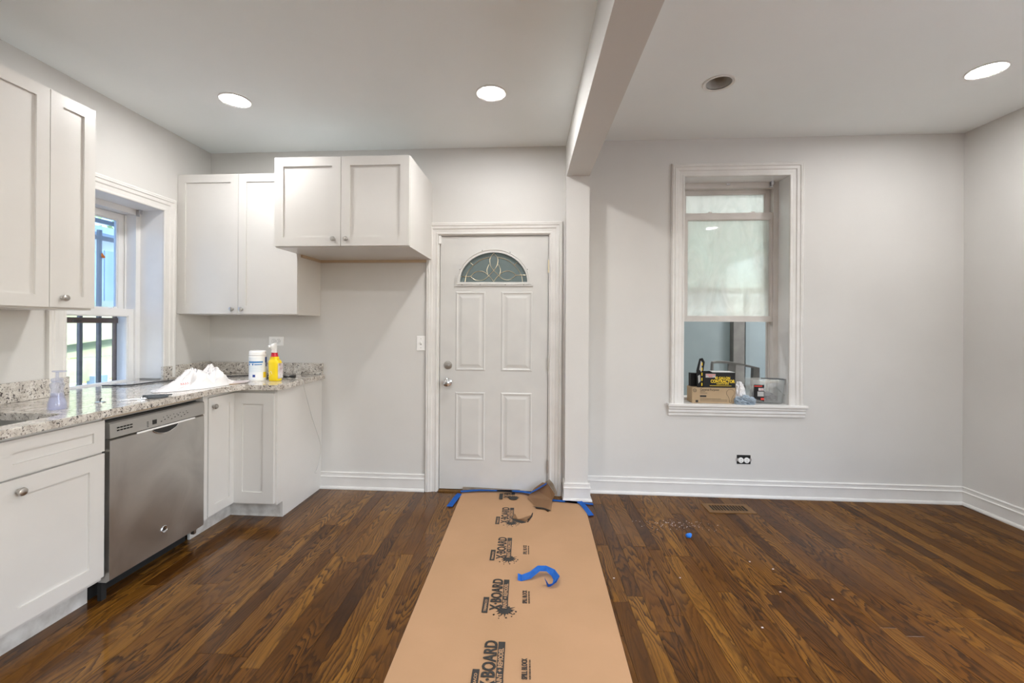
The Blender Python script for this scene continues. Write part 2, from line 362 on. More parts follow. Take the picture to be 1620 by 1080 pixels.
# wall_back: three slabs round the door opening kept as one plate outline
plate(bm, [(-.3, 0), (1.905, 0), (1.905, 2.045), (2.808, 2.045), (2.808, 0), (2.95, 0), (2.95, 2.95), (-.3, 2.95)], [], XZ, 0, .2)
wb = struct(obj('wall_back', bm, 'wall', **back_l), 'light grey painted back wall behind the kitchen cabinets and door')
bm = nb(); plate(bm, rect(-.34, 2.95, 0, 2.95), [rect(.625, 1.447, .70, 2.51)], XZ, 0, .2)
wb2 = struct(obj('wall_back', bm, 'wall', **back_r), 'light grey painted back wall around the deep window')
bm = nb(); plate(bm, rect(REAR-.2, 3.8, 0, 2.95), [rect(2.380, 3.068, .86, 2.145)], XZ, 0, .2)
wl_ = struct(obj('wall_left', bm, 'wall', loc=(XL, 0, 0), rot=(0, 0, PI/2)), 'light grey painted left wall with the sink window')
bm = nb(); plate(bm, rect(REAR-.2, 3.7, 0, 2.95), [rect(-1.2, 1.3, .45, 2.45)], YZ, XR, XR+.2)  # window opening out of view, added to let in more daylight
wr_ = struct(obj('wall_right', bm, 'wall'), 'light grey painted right wall')
bm = nb(); plate(bm, rect(XL-.2, XR+.2, 0, 2.95), [rect(1.1, 2.7, .45, 2.35)], XZ, REAR-.2, REAR)  # opening behind the camera is added to brighten the room
struct(obj('wall_rear', bm, 'wall'), 'light grey painted wall at the rear of the room')
bm = nb()
lights_xy = [(-1.833, 2.688, HL), (-.219, 2.649, HL), (2.614, 2.604, HR), (1.153, 2.694, HR)]
rear_xy = [(-1.85, .7, HL), (-.22, .7, HL), (-1.85, -1.5, HL), (-.22, -1.5, HL), (1.15, .6, HR), (2.6, .6, HR), (1.15, -1.5, HR), (2.6, -1.5, HR)]
def circ(x, y, r, n=24): return [(x + r*math.cos(2*PI*k/n), y + r*math.sin(2*PI*k/n)) for k in range(n)]
plate(bm, rect(XL-.2, .32, REAR-.2, 3.8), [circ(x, y, .074) for x, y, h in lights_xy + rear_xy if h == HL], XY, HL, HL+.2)
plate(bm, rect(.32, XR+.2, REAR-.2, 3.8), [circ(x, y, .074) for x, y, h in lights_xy + rear_xy if h == HR], XY, HR, HR+.2)
struct(obj('ceiling', bm, 'ceil'), 'white flat ceiling with recessed downlights')
# beam and the column it rests on
struct(bxo('beam', 'wall', None, .302, .476, REAR, yb(.3)-.094, 2.463, 2.80), 'light grey boxed ceiling beam running to the back wall column')
cx0, cx1, cyf = .302, .476, yb(.3)-.095
struct(bxo('column', 'wall', None, cx0, cx1, cyf, cyf+.35, 0, 2.80), 'light grey boxed column beside the door')

# ------------------------------------------------------------------ floor: subfloor + individual boards
floor = struct(bxo('floor', 'void', None, XL-.2, XR+.2, REAR-.2, 3.8, -.06, -.018), 'glossy dark stained oak strip floor')
def board_bm(bm, w, l, cx=0, cy=0):
    c = .0007; h = .018
    vs = []
    for z, i in ((-h, 0), (-c, 0), (0, c)):
        vs.append([bm.verts.new((cx+sx*(w/2-i), cy+sy*(l/2-i), z)) for sx, sy in ((-1, -1), (1, -1), (1, 1), (-1, 1))])
    for A, B in zip(vs, vs[1:]):
        for k in range(4): bm.faces.new((A[k], A[(k+1) % 4], B[(k+1) % 4], B[k]))
    bm.faces.new(vs[-1])
BW = .0762; x = -2.24 + BW/2; nboards = 0; rearb = nb()
while x < XR:
    y = 1.38 + random.uniform(-.12, .35)
    yend0 = y
    top = (yb(x) if x < .33 else yr(x)) + .0
    while y < top - .01:
        l = random.uniform(.42, 1.25)
        if y + l > top - .22: l = top - y
        bm = nb(); board_bm(bm, BW-.0007, l-.0007)
        o = obj('floor_board', bm, 'wood', floor, loc=(x, y + l/2, random.uniform(-.0003, .0003))); nboards += 1
        y += l
    yy = yend0
    while yy > REAR:
        l = random.uniform(.5, 1.3); board_bm(rearb, BW-.0007, l-.0007, x, yy-l/2); yy -= l
    x += BW
o = obj('floor_boards_behind', rearb, 'wood', floor); o['kind'] = 'stuff'

# ------------------------------------------------------------------ trims
BB = [(0, 0), (0, .030), (.010, .030), (.020, .024), (.022, .017), (.092, .016), (.096, .021), (.100, .019), (.104, .012), (.122, .011), (.126, .015), (.130, .014), (.134, .009), (.134, 0)]
def baseboard(name, u0, u1, label, **k):
    bm = nb(); prism(bm, [(-d, z) for z, d in BB], YZ, u0, u1)
    return struct(obj(name, bm, 'trim', **k), label)
baseboard('baseboard_back', .955, 1.815, 'white moulded baseboard between the base cabinets and the door', **back_l)
baseboard('baseboard_back', -.14, 2.70, 'white moulded baseboard along the back wall under the deep window', **back_r)
baseboard('baseboard_right', 0, 7.2, 'white moulded baseboard along the right wall', loc=(XR, 3.45, 0), rot=(0, 0, -PI/2))
# column base: three sides
bm = nb()
for o_, d in [(0, .030), (.020, .024), (.022, .017), (.092, .016), (.096, .021), (.100, .019), (.104, .012), (.122, .011), (.126, .015), (.130, .014), (.134, .009)]: pass
rows = []
for z, d in BB[1:]:
    rows.append([bm.verts.new(p) for p in ((cx0-d*.6, cyf+.14, z), (cx0-d*.6, cyf-d, z), (cx1+d, cyf-d, z), (cx1+d, cyf+.2, z))])
for A, B in zip(rows, rows[1:]):
    for k in range(3): bm.faces.new((A[k], A[k+1], B[k+1], B[k]))
bm.faces.new(rows[-1]); struct(obj('baseboard_column', bm, 'scuffed'), 'white moulded base wrapped round the column')

# ------------------------------------------------------------------ downlights
def downlight(x, y, h, label, group, lit=True, name='recessed_light', lens='lens'):
    t = thing(name, label, 'ceiling light', (x, y, h), 0, group)
    bm = nb(); lathe(bm, [(.072, .0), (.092, 0), (.092, -.004), (.088, -.007), (.073, -.004)], 32, cap=False); 
    obj('trim_ring', bm, 'trim', t, True)
    if lit:
        bm = nb(); lathe(bm, [(.0, -.006), (.05, -.0055), (.073, -.0035), (.073, .006), (0, .006)], 32); obj('lens', bm, lens, t, True)
    bm = nb(); lathe(bm, [(.072, .0), (.070, .10), (.045, .12), (0, .12)], 32, cap=False)
    obj('housing', bm, 'can', t, True)
    return t
downlight(*lights_xy[0], 'lit round recessed ceiling light above the sink window corner', 'recessed downlights')
downlight(*lights_xy[1], 'lit round recessed ceiling light in front of the door', 'recessed downlights')
downlight(*lights_xy[2], 'lit round recessed ceiling light near the right wall', 'recessed downlights')
t = downlight(*lights_xy[3], 'unlit open recessed can in the ceiling before the deep window', 'recessed downlights', False)
for x, y, h in rear_xy: downlight(x, y, h, 'lit recessed downlight in the rear part of the room, behind the camera', 'rear downlights')

# ------------------------------------------------------------------ window at the left (sink) : local x = world Y, local y = away from the room
CAS = [(0, 0), (0, .010), (.004, .014), (.014, .014), (.019, .011), (.044, .013), (.050, .019), (.070, .021), (.076, .027), (.082, .023), (.092, .025), (.100, .020), (.103, .012), (.103, 0)]
def brackets(p, pts):
    for (u, z, y) in pts:
        bm = nb(); box(bm, u-.014, u+.014, y-.03, y, z-.004, z); box(bm, u-.012, u+.012, y-.006, y-.001, z-.045, z-.003); box(bm, u-.010, u+.010, y-.028, y-.022, z-.030, z-.003)
        obj('blind_bracket', bm, 'chrome', p)
def sash(name, p, u0, u1, z0, z1, y0, y1, stile, top, bot, m, gm, lock=True):
    bm = nb(); plate(bm, rect(u0, u1, z0, z1), [rect(u0+stile, u1-stile, z0+bot, z1-top)], XZ, y0, y1)
    s = obj(name, bm, m, p)
    bm = nb(); g = .006; plate(bm, rect(u0+stile, u1-stile, z0+bot, z1-top), [rect(u0+stile+g, u1-stile-g, z0+bot+g, z1-top-g)], XZ, y0+.006, y1-.004); obj('glazing_bead', bm, m, s)
    yc = (y0+y1)/2; bxo('pane', gm, s, u0+stile+.001, u1-stile-.001, yc-.002, yc+.002, z0+bot+.001, z1-top-.001)
    if lock:
        for q in (.3, .75):
            u = u0 + (u1-u0)*q; bm = nb(); box(bm, u-.022, u+.022, y0+.004, y1-.004, z1, z1+.005, .001); box(bm, u-.004, u+.020, y0+.006, y0+.016, z1+.005, z1+.013, .001)
            obj('sash_lock', bm, m, s)
    return s
w1 = struct(empty('window_1', (XL, 0, 0), PI/2), 'white double-hung window over the kitchen sink counter')
bm = nb(); casing(bm, 2.392, 3.056, .93, 2.133, CAS); obj('casing', bm, 'trim', w1)
bm = nb(); t_ = .012
box(bm, 2.380, 2.392, -.001, .20, .93, 2.145); box(bm, 3.056, 3.068, -.001, .20, .93, 2.145); box(bm, 2.392, 3.056, -.001, .20, 2.133, 2.145)
obj('jamb_lining', bm, 'vinyl', w1)
bm = nb(); plate(bm, rect(2.392, 3.056, .875, 2.133), [rect(2.43, 3.020, .91, 2.095)], XZ, .165, .30)
box(bm, 2.43, 2.440, .235, .242, .91, 2.09); box(bm, 3.010, 3.02, .235, .242, .91, 2.09)
obj('window_frame', bm, 'vinyl', w1)
sash('lower_sash', w1, 2.405, 3.043, .88, 1.425, .18, .215, .062, .048, .045, 'vinyl', 'glass')
sash('upper_sash', w1, 2.432, 3.018, 1.40, 2.092, .245, .275, .050, .045, .03, 'vinyl', 'blueglass', False)
bm = nb(); box(bm, 2.43, 3.02, .292, .312, 1.325, 1.362, .002); box(bm, 2.43, 2.438, .29, .31, .9, 1.36); box(bm, 2.992, 3.004, .29, .31, .9, 1.40); obj('storm_rail', bm, 'storm', w1)
bxo('storm_latch', 'dark', w1, 2.70, 2.76, .288, .294, 1.333, 1.345, bev=.001)
brackets(w1, [(3.03, 2.132, .165), (2.55, 2.132, .165)])
# a dry leaf stuck to the upper pane
bm = nb(); pts = [(-.012, .012), (-.004, .020), (.004, .006), (.016, -.004), (.012, -.014), (-.004, -.016), (-.013, -.006)]
prism(bm, pts, XZ, 0, .0012); tag(obj('dry_leaf', bm, 'leaf', None, loc=(-2.864, 2.865, 1.78), rot=(0, 0, PI/2)), 'small orange-brown leaf stuck on the upper pane of the sink window', 'leaf')

# ------------------------------------------------------------------ deep window in the back wall (local frame of wall_back.001)
w2 = struct(empty('window_2', back_r['loc'], A2), 'white deep-set double-hung window onto the next room with its lower sash raised')
U0, U1, Z0, Z1 = .640, 1.432, .722, 2.497
bm = nb(); casing(bm, U0, U1, Z0, Z1, CAS); obj('casing', bm, 'scuffed', w2)
bm = nb(); box(bm, U0-.015, U0, -.001, .2, Z0, Z1+.015); box(bm, U1, U1+.015, -.001, .2, Z0, Z1+.015); box(bm, U0, U1, -.001, .2, Z1, Z1+.015); obj('jamb_lining', bm, 'vinyl', w2)
bm = nb(); prism(bm, [(-.045, Z0-.018), (-.045, Z0-.004), (-.040, Z0), (.20, Z0), (.20, Z0-.022), (-.040, Z0-.022)], YZ, U0-.125, U1+.125); obj('window_stool', bm, 'trim', w2)
bm = nb(); prism(bm, [(0, Z0-.022), (-.028, Z0-.022), (-.030, Z0-.040), (-.018, Z0-.048), (-.022, Z0-.066), (-.014, Z0-.074), (-.016, Z0-.092), (0, Z0-.095)], YZ, U0-.118, U1+.118); obj('window_apron', bm, 'scuffed', w2)
bm = nb(); plate(bm, rect(U0, U1, Z0, Z1), [rect(U0+.035, U1-.038, Z0+.02, Z1-.045)], XZ, .150, .27)
box(bm, U1-.046, U1-.038, .20, .207, Z0, Z1-.04); box(bm, U1-.046, U1-.038, .232, .236, Z0, Z1-.04); obj('window_frame', bm, 'grey_vinyl', w2)
sash('lower_sash', w2, U0+.030, U1-.006, 1.365, 2.255, .166, .198, .048, .055, .042, 'grey_vinyl', 'hazeglass')
sash('upper_sash', w2, U0+.036, U1-.038, 1.60, 2.462, .206, .232, .040, .042, .040, 'grey_vinyl', 'hazeglass')
brackets(w2, [(U0+.02, Z1-.0, .150), (U1-.06, Z1-.0, .150)])
bm = nb(); box(bm, 1.02, 1.05, .140, .150, Z1-.022, Z1-.012, .001); obj('centre_bracket', bm, 'chrome', w2)

# ------------------------------------------------------------------ door (local frame of wall_back)
d1 = struct(empty('door_1', back_l['loc'], A1), 'white entry door with a half-round fanlight')
D0, D1 = 1.912, 2.800
bm = nb(); casing(bm, D0, D1, .0, 2.042, [(o*.94, d) for o, d in CAS]); obj('casing', bm, 'scuffed', d1)
bm = nb(); box(bm, D0-.006, D0+.010, -.001, .14, 0, 2.045); box(bm, D1-.010, D1+.006, -.001, .14, 0, 2.045); box(bm, D0, D1, -.001, .14, 2.036, 2.046)
box(bm, D0+.010, D0+.022, .062, .14, 0, 2.036); box(bm, D1-.022, D1-.010, .062, .14, 0, 2.036); obj('jamb', bm, 'scuffed', d1)
bxo('threshold', 'regwood', d1, D0+.010, D1-.010, -.01, .13, -.002, .012, bev=.002)
DX = 1.926; DWd = .860; DY = .014; ZB, ZT = .018, 2.032
gx, gz, grx, gry = DX + .427, 1.667, .268, .235
ell = lambda rx, ry, n=28: [(gx + rx*math.cos(PI*k/n), gz + ry*math.sin(PI*k/n)) for k in range(n+1)]
bm = nb(); plate(bm, rect(DX, DX+DWd, ZB, ZT), [ell(grx+.01, gry+.01)], XZ, DY, DY+.045)
leaf = obj('door_leaf', bm, 'door', d1)
# fanlight frame, glass and caming
fo = [(gx+.315, gz-.030)] + [(gx+.300, gz-.004)] + ell(.300, .272)[1:-1] + [(gx-.300, gz-.004), (gx-.315, gz-.030)]
bm = nb(); plate(bm, fo, [ell(grx, gry)], XZ, DY-.012, DY+.002); obj('fanlight_frame', bm, 'door', leaf)
bm = nb(); casing_pts = ell(.285, .256)
tube(bm, [(p[0], DY-.013, p[1]) for p in casing_pts], .004, 6); tube(bm, [(gx-.30, DY-.013, gz-.016), (gx+.30, DY-.013, gz-.016)], .004, 6); obj('fanlight_bead', bm, 'door', leaf, True)
bm = nb(); prism(bm, ell(grx+.008, gry+.008), XZ, DY+.014, DY+.020); obj('fanlight_glass', bm, 'fan', leaf)
sc = bpy.data.meshes.new('screw'); bm = nb(); lathe(bm, [(0, .002), (.004, .001), (.004, 0)], 10, Matrix.Rotation(PI/2, 4, 'X')); bm.to_mesh(sc); bm.free(); sc.materials.append(M['dark'])
for a in (22, 63, 108, 158): 
    o = bpy.data.objects.new('screw', sc); C.objects.link(o); o.parent = leaf; o.location = (gx + .298*math.cos(R(a))*.97, DY-.0135, gz + .270*math.sin(R(a))*.97)
for q in (-.25, -.105, .095, .24):
    o = bpy.data.objects.new('screw', sc); C.objects.link(o); o.parent = leaf; o.location = (gx+q, DY-.0135, gz-.020)
def came(pts, closed=False):
    # smooth through control points (Catmull-Rom)
    P = [((x-735)/465*grx, (560-y)/385*gry) for x, y in pts]; out = []; n = len(P)
    for i in range(n-1 if not closed else n):
        p0 = P[i-1] if (i or closed) else P[0]; p1 = P[i]; p2 = P[(i+1) % n]; p3 = P[(i+2) % n] if (closed or i+2 < n) else P[-1]
        for s in range(5):
            t = s/5; out.append(tuple(.5*(2*p1[k] + (p2[k]-p0[k])*t + (2*p0[k]-5*p1[k]+4*p2[k]-p3[k])*t*t + (3*p1[k]-p0[k]-3*p2[k]+p3[k])*t**3) for k in (0, 1)))
    if not closed: out.append(P[-1])
    return [(gx+a, DY+.012, gz+b) for a, b in out]
bm = nb()
for c in ([(335, 560), (360, 450), (450, 340), (560, 265), (675, 235)], [(1135, 560), (1110, 450), (1015, 335), (910, 265), (790, 235)],
          [(735, 178), (682, 250), (690, 340), (735, 405), (805, 472)], [(735, 178), (790, 250), (780, 340), (735, 405), (665, 475)],
          [(670, 325), (640, 400), (660, 470)], [(800, 325), (828, 400), (812, 470)],
          [(415, 485), (470, 432), (550, 415), (620, 435), (665, 475), (700, 505), (735, 552)], [(415, 485), (470, 525), (545, 537), (620, 515), (665, 475)],
          [(1045, 468), (990, 425), (930, 412), (860, 430), (805, 472), (770, 505), (735, 552)], [(1045, 468), (990, 510), (930, 530), (860, 515), (805, 472)],
          [(280, 485), (415, 485)], [(1045, 468), (1180, 465)], [(405, 300), (455, 340)], [(1062, 298), (1015, 335)]):
    tube(bm, came(c), .0026, 6)
obj('fanlight_caming', bm, 'brass', leaf, True)
# four embossed panels
def emboss(u0, u1, z0, z1):
    bm = nb(); P = [(0, .000), (.006, .005), (.014, .005), (.022, -.001), (.030, 0), (.052, .006)]
    rows = []
    for o, d in P: rows.append([bm.verts.new((x_, DY+.0005-d, z_)) for x_, z_ in ((u0+o, z0+o), (u1-o, z0+o), (u1-o, z1-o), (u0+o, z1-o))])
    for A, B in zip(rows, rows[1:]):
        for k in range(4): bm.faces.new((A[k], A[(k+1) % 4], B[(k+1) % 4], B[k]))
    bm.faces.new(rows[-1]); obj('raised_panel', bm, 'door', leaf)
for (a, b) in ((.125, .365), (.490, .738)):
    emboss(DX+a, DX+b, .962, 1.592); emboss(DX+a, DX+b, .248, .792)
# lock and knob
bm = nb(); RX = Matrix.Translation((DX+.066, DY, 1.005)) @ Matrix.Rotation(PI/2, 4, 'X'); lathe(bm, [(0, 0), (.033, 0), (.033, .006), (.027, .013), (.022, .014), (0, .015)], 28, RX)
box(bm, DX+.054, DX+.078, DY-.028, DY-.012, .998, 1.010, .002); obj('deadbolt', bm, 'nickel', leaf, True)
bm = nb(); RX = Matrix.Translation((DX+.066, DY, .868)) @ Matrix.Rotation(PI/2, 4, 'X'); lathe(bm, [(0, 0), (.033, 0), (.033, .006), (.016, .012), (.013, .032), (.024, .040), (.029, .052), (.026, .064), (.012, .070), (0, .070)], 28, RX); obj('door_knob', bm, 'chrome', leaf, True)
bm = nb(); lathe(bm, [(0, .0695), (.009, .0695), (.009, .0715), (0, .0715)], 12, RX); obj('key_cylinder', bm, 'nickel', leaf)
for z in (1.79, 1.02, .22):
    bm = nb(); box(bm, D1-.016, D1-.004, .000, .004, z-.05, z+.05); lathe(bm, [(0, 0), (.0055, 0), (.0055, .1), (0, .1)], 10, Matrix.Translation((D1-.012, -.002, z-.05))); obj('hinge', bm, 'brass' if z > 1.5 else 'nickel', d1, True)
bxo('alarm_sensor', 'plate', d1, D0+.004, D0+.024, -.012, .012, 1.97, 2.035, bev=.002)

# ------------------------------------------------------------------ cabinets
def shaker(name, p, x0, x1, z0, z1, fr=.057, y0=-.020, knob=None, m='cab', label=None):
    """a shaker door or drawer front; its back at y=0, its face at y0"""
    bm = nb(); plate(bm, rect(x0, x1, z0, z1), [rect(x0+fr, x1-fr, z0+fr, z1-fr)], XZ, y0, -.001)
    bmesh.ops.bevel(bm, geom=[e for e in bm.edges if e.is_manifold and e.calc_face_angle(0) > 1.2], offset=.0012, segments=1, affect='EDGES')
    d = obj(name, bm, m, p)
    bxo('panel', m, d, x0+fr-.001, x1-fr+.001, y0+.009, -.004, z0+fr-.001, z1-fr+.001)
    if knob:
        bm = nb(); RX = Matrix.Translation((knob[0], y0, knob[1])) @ Matrix.Rotation(PI/2, 4, 'X')
        lathe(bm, [(0, 0), (.009, 0), (.0075, .004), (.006, .012), (.008, .015), (.015, .018), (.0165, .022), (.015, .027), (.008, .030), (0, .031)], 24, RX); obj('knob', bm, 'nickel', d, True)
    return d
# upper left, over the sink (faces +X)
t = thing('wall_cabinet', 'white shaker wall cabinet at the left edge, hung beside the sink window', 'cabinet', (-2.285, 0, 0), PI/2)
bxo('body', 'cab', t, .95, 2.222, 0, .325, 1.392, 2.442, bev=.001)
shaker('door', t, 2.003, 2.220, 1.402, 2.438, knob=(2.058, 1.449))
shaker('door', t, 1.555, 2.000, 1.402, 2.438, knob=None)
shaker('door', t, 1.105, 1.552, 1.402, 2.438, knob=(1.50, 1.449))
# corner wall cabinet on the back wall
def bx(X): return (X - XL)                      # back-wall local x
t = thing('wall_cabinet', 'tall white two-door shaker wall cabinet in the back left corner', 'cabinet', back_l['loc'], A1)
c2 = empty('carcass_frame') if 0 else None
def cab_on_back(t, X0, X1, Z0_, Z1_, dep, splits, knobs):
    holder_y = -dep
    bm = nb(); box(bm, bx(X0), bx(X1), -dep+.020, -.001, Z0_, Z1_, .001); obj('body', bm, 'cab', t)
    for (a, b), kn in zip(splits, knobs):
        fr = .060
        x0, x1, z0, z1 = bx(a), bx(b), Z0_+.006, Z1_-.004
        bm = nb(); plate(bm, rect(x0, x1, z0, z1), [rect(x0+fr, x1-fr, z0+fr, z1-fr)], XZ, -dep, -dep+.019)
        bmesh.ops.bevel(bm, geom=[e for e in bm.edges if e.is_manifold and e.calc_face_angle(0) > 1.2], offset=.0012, segments=1, affect='EDGES')
        d = obj('door', bm, 'cab', t)
        bxo('panel', 'cab', d, x0+fr-.001, x1-fr+.001, -dep+.008, -dep+.016, z0+fr-.001, z1-fr+.001)
        bm = nb(); RX = Matrix.Translation((bx(kn[0]), -dep, kn[1])) @ Matrix.Rotation(PI/2, 4, 'X')
        lathe(bm, [(0, 0), (.009, 0), (.0075, .004), (.006, .012), (.008, .015), (.015, .018), (.0165, .022), (.015, .027), (.008, .030), (0, .031)], 24, RX); obj('knob', bm, 'nickel', d, True)
cab_on_back(t, -2.606, -1.668, 1.392, 2.440, .345, [(-2.600, -2.127), (-2.124, -1.670)], [(-2.165, 1.433), (-2.092, 1.433)])
# deep cabinet over the fridge space
t = thing('wall_cabinet', 'short deep white two-door shaker cabinet over the empty fridge space', 'cabinet', back_l['loc'], A1)
cab_on_back(t, -1.677, -.752, 1.842, 2.446, .620, [(-1.675, -1.218), (-1.215, -.754)], [(-1.262, 1.892), (-1.176, 1.892)])
bm = nb(); box(bm, bx(-1.655), bx(-.775), -.022, -.002, 1.822, 1.842); box(bm, bx(-1.668), bx(-1.655), -.30, -.002, 1.822, 1.842); obj('nailer', bm, 'lead', t)

# base run along the left wall: local x = along the run (away from camera), local y = into the wall
RUN = (-2.048, 0, 0); RA = PI/2 - .030
def run(name, label, cat, **k): return thing(name, label, cat, RUN, RA, **k)
t = run('base_cabinet', 'white shaker sink base cabinet with false drawer front beside the dishwasher', 'cabinet')
bm = nb(); box(bm, 1.03, 1.048, .020, .560, .108, .884); box(bm, 1.992, 2.008, .020, .560, .108, .884); box(bm, 1.048, 1.992, .545, .560, .108, .884); box(bm, 1.048, 1.992, .020, .545, .108, .126); box(bm, 1.048, 1.992, .020, .026, .690, .884); box(bm, 1.57, 1.60, .020, .026, .126, .690); obj('body', bm, 'cab', t)
bxo('toe_kick', 'kick', t, 1.03, 2.004, .085, .10, 0, .108)
def fr_door(t, x0, x1, z0, z1, fr, knob=None, name='door'):
    bm = nb(); plate(bm, rect(x0, x1, z0, z1), [rect(x0+fr, x1-fr, z0+fr, z1-fr)], XZ, -.001, .019)
    bmesh.ops.bevel(bm, geom=[e for e in bm.edges if e.is_manifold and e.calc_face_angle(0) > 1.2], offset=.0012, segments=1, affect='EDGES')
    d = obj(name, bm, 'cab', t); bxo('panel', 'cab', d, x0+fr-.001, x1-fr+.001, .008, .016, z0+fr-.001, z1-fr+.001)
    if knob:
        bm = nb(); RX = Matrix.Translation((knob[0], -.001, knob[1])) @ Matrix.Rotation(PI/2, 4, 'X')
        lathe(bm, [(0, 0), (.009, 0), (.0075, .004), (.006, .012), (.008, .015), (.015, .018), (.0165, .022), (.015, .027), (.008, .030), (0, .031)], 24, RX); obj('knob', bm, 'nickel', d, True)
    return d
fr_door(t, 1.588, 2.002, .722, .868, .050, name='drawer_front')
fr_door(t, 1.588, 2.002, .130, .712, .068, (1.655, .662))
fr_door(t, 1.165, 1.582, .722, .868, .050, name='drawer_front')
fr_door(t, 1.165, 1.582, .130, .712, .068, (1.515, .662))
# dishwasher
t = run('dishwasher', 'stainless steel dishwasher under the granite counter', 'dishwasher')
a, b = 2.014, 2.612
bm = nb(); box(bm, a, b, .045, .56, .10, .855); obj('tub_body', bm, 'dark', t)
bm = nb(); box(bm, a+.004, b-.004, .055, .065, .838, .872); box(bm, a+.01, b-.01, .035, .05, .862, .867); obj('top_bracket', bm, 'nickel', t)
bm = nb(); prism(bm, [(.004, .090), (-.012, .10), (-.012, .765), (.000, .772), (.045, .772), (.045, .090)], YZ, a+.003, b-.006); fd = obj('front_panel', bm, 'steel', t)
bm = nb(); prism(bm, [(-.012, .776), (-.010, .845), (-.002, .852), (.045, .852), (.045, .774)], YZ, a+.003, b-.003); cp = obj('control_panel', bm, 'steel_panel', t)
bm = nb(); box(bm, 2.155, 2.530, -.017, -.011, .764, .773, .001); obj('bright_strip', bm, 'wplastic', t)
# pocket handle: dark scoop with a bright lip
bm = nb(); pts = [(2.245 + .165*k/14, .760 - .030*math.sin(PI*k/14)**.7) for k in range(15)]
prism(bm, [(2.245, .7635)] + pts[1:-1] + [(2.41, .7635)], XZ, -.0135, -.011); obj('pocket_handle', bm, 'dark', t)
bm = nb(); tube(bm, [(p[0], -.0145, p[1]) for p in pts], .0028, 6); obj('handle_lip', bm, 'chrome', t, True)
bxo('display', 'dark', cp, 2.248, 2.272, -.0135, -.010, .792, .815)
bm = nb()
for r_ in range(2):
    for k in range(5): box(bm, 2.052+k*.017, 2.064+k*.017, -.0133, -.010, .804+r_*.013, .810+r_*.013)
obj('vent_slots', bm, 'void', cp)
bm = nb()
for k in range(9): box(bm, 2.300+k*.022, 2.306+k*.022, -.0128, -.010, .795+(k % 3)*.006, .799+(k % 3)*.006)
for k in range(4): box(bm, 2.215, 2.224, -.0128, -.010, .786+k*.008, .789+k*.008)
for k in range(8): box(bm, 2.315+k*.022, 2.318+k*.022, -.0128, -.010, .815+(k % 2)*.004, .818+(k % 2)*.004)
obj('button_marks', bm, 'ink', cp)['kind'] = 'stuff'
bm = nb(); RX = Matrix.Translation((2.322, -.012, .205)) @ Matrix.Rotation(PI/2, 4, 'X'); lathe(bm, [(0, 0), (.020, 0), (.020, .003), (.017, .005), (.014, .003), (0, .002)], 28, RX); em = obj('round_emblem', bm, 'chrome', t, True)
text('GE', .018, 'dark', em, (2.322, -.0155, .199), (PI/2, 0, 0), .9, 'emblem_letters', align='CENTER')
bm = nb(); box(bm, a+.01, b-.01, .10, .11, .0, .10); box(bm, a+.005, a+.03, .03, .05, .0, .09); obj('toe_panel', bm, 'void', t)
bxo('side_bracket', 'nickel', t, b-.03, b-.012, .03, .05, .05, .095)
# corner cabinet: two doors meeting at the inside corner
t = run('base_cabinet', 'white shaker corner base cabinet with two folding doors and a plain side panel', 'cabinet')
bm = nb(); box(bm, 2.616, 3.50, .020, .560, .108, .884); obj('body', bm, 'cab', t)
bxo('filler', 'cab', t, 2.616, 2.655, .004, .020, .112, .884, bev=.001)
fr_door(t, 2.658, 2.905, .122, .862, .058, (2.692, .805))
bxo('toe_kick', 'kick', t, 2.616, 3.02, .085, .10, 0, .108)
BYf = .632     # door face distance from the back wall
inv = Matrix.Translation(RUN) @ Matrix.Rotation(RA, 4, 'Z'); bl = Matrix.Translation(back_l['loc']) @ Matrix.Rotation(A1, 4, 'Z')
rel = inv.inverted() @ bl
def back_part(name, bm, m, par=t):
    bm.transform(rel); return obj(name, bm, m, par)
X0_, X1_ = bx(-1.958), bx(-1.664)
bm = nb(); fr = .075; plate(bm, rect(X0_, X1_, .122, .862), [rect(X0_+fr, X1_-fr, .122+fr, .862-fr)], XZ, -BYf, -BYf+.019)
bmesh.ops.bevel(bm, geom=[e for e in bm.edges if e.is_manifold and e.calc_face_angle(0) > 1.2], offset=.0012, segments=1, affect='EDGES')
d2 = back_part('door', bm, 'cab')
bm = nb(); box(bm, X0_+fr-.001, X1_-fr+.001, -BYf+.008, -BYf+.016, .122+fr-.001, .862-fr+.001); back_part('panel', bm, 'cab', d2)
bm = nb(); box(bm, bx(-2.0), bx(-1.668), -BYf+.020, -.002, .108, .884); back_part('return_body', bm, 'cab')
bm = nb(); plate(bm, [(-.002, 0), (-BYf+.088, 0), (-BYf+.088, .108), (-BYf+.020, .108), (-BYf+.020, .884), (-.002, .884)], [], YZ, bx(-1.667), bx(-1.651)); back_part('side_panel', bm, 'cab')
bm = nb(); box(bm, bx(-2.075), bx(-1.668), -BYf+.088, -BYf+.100, 0, .108); back_part('toe_kick', bm, 'kick')
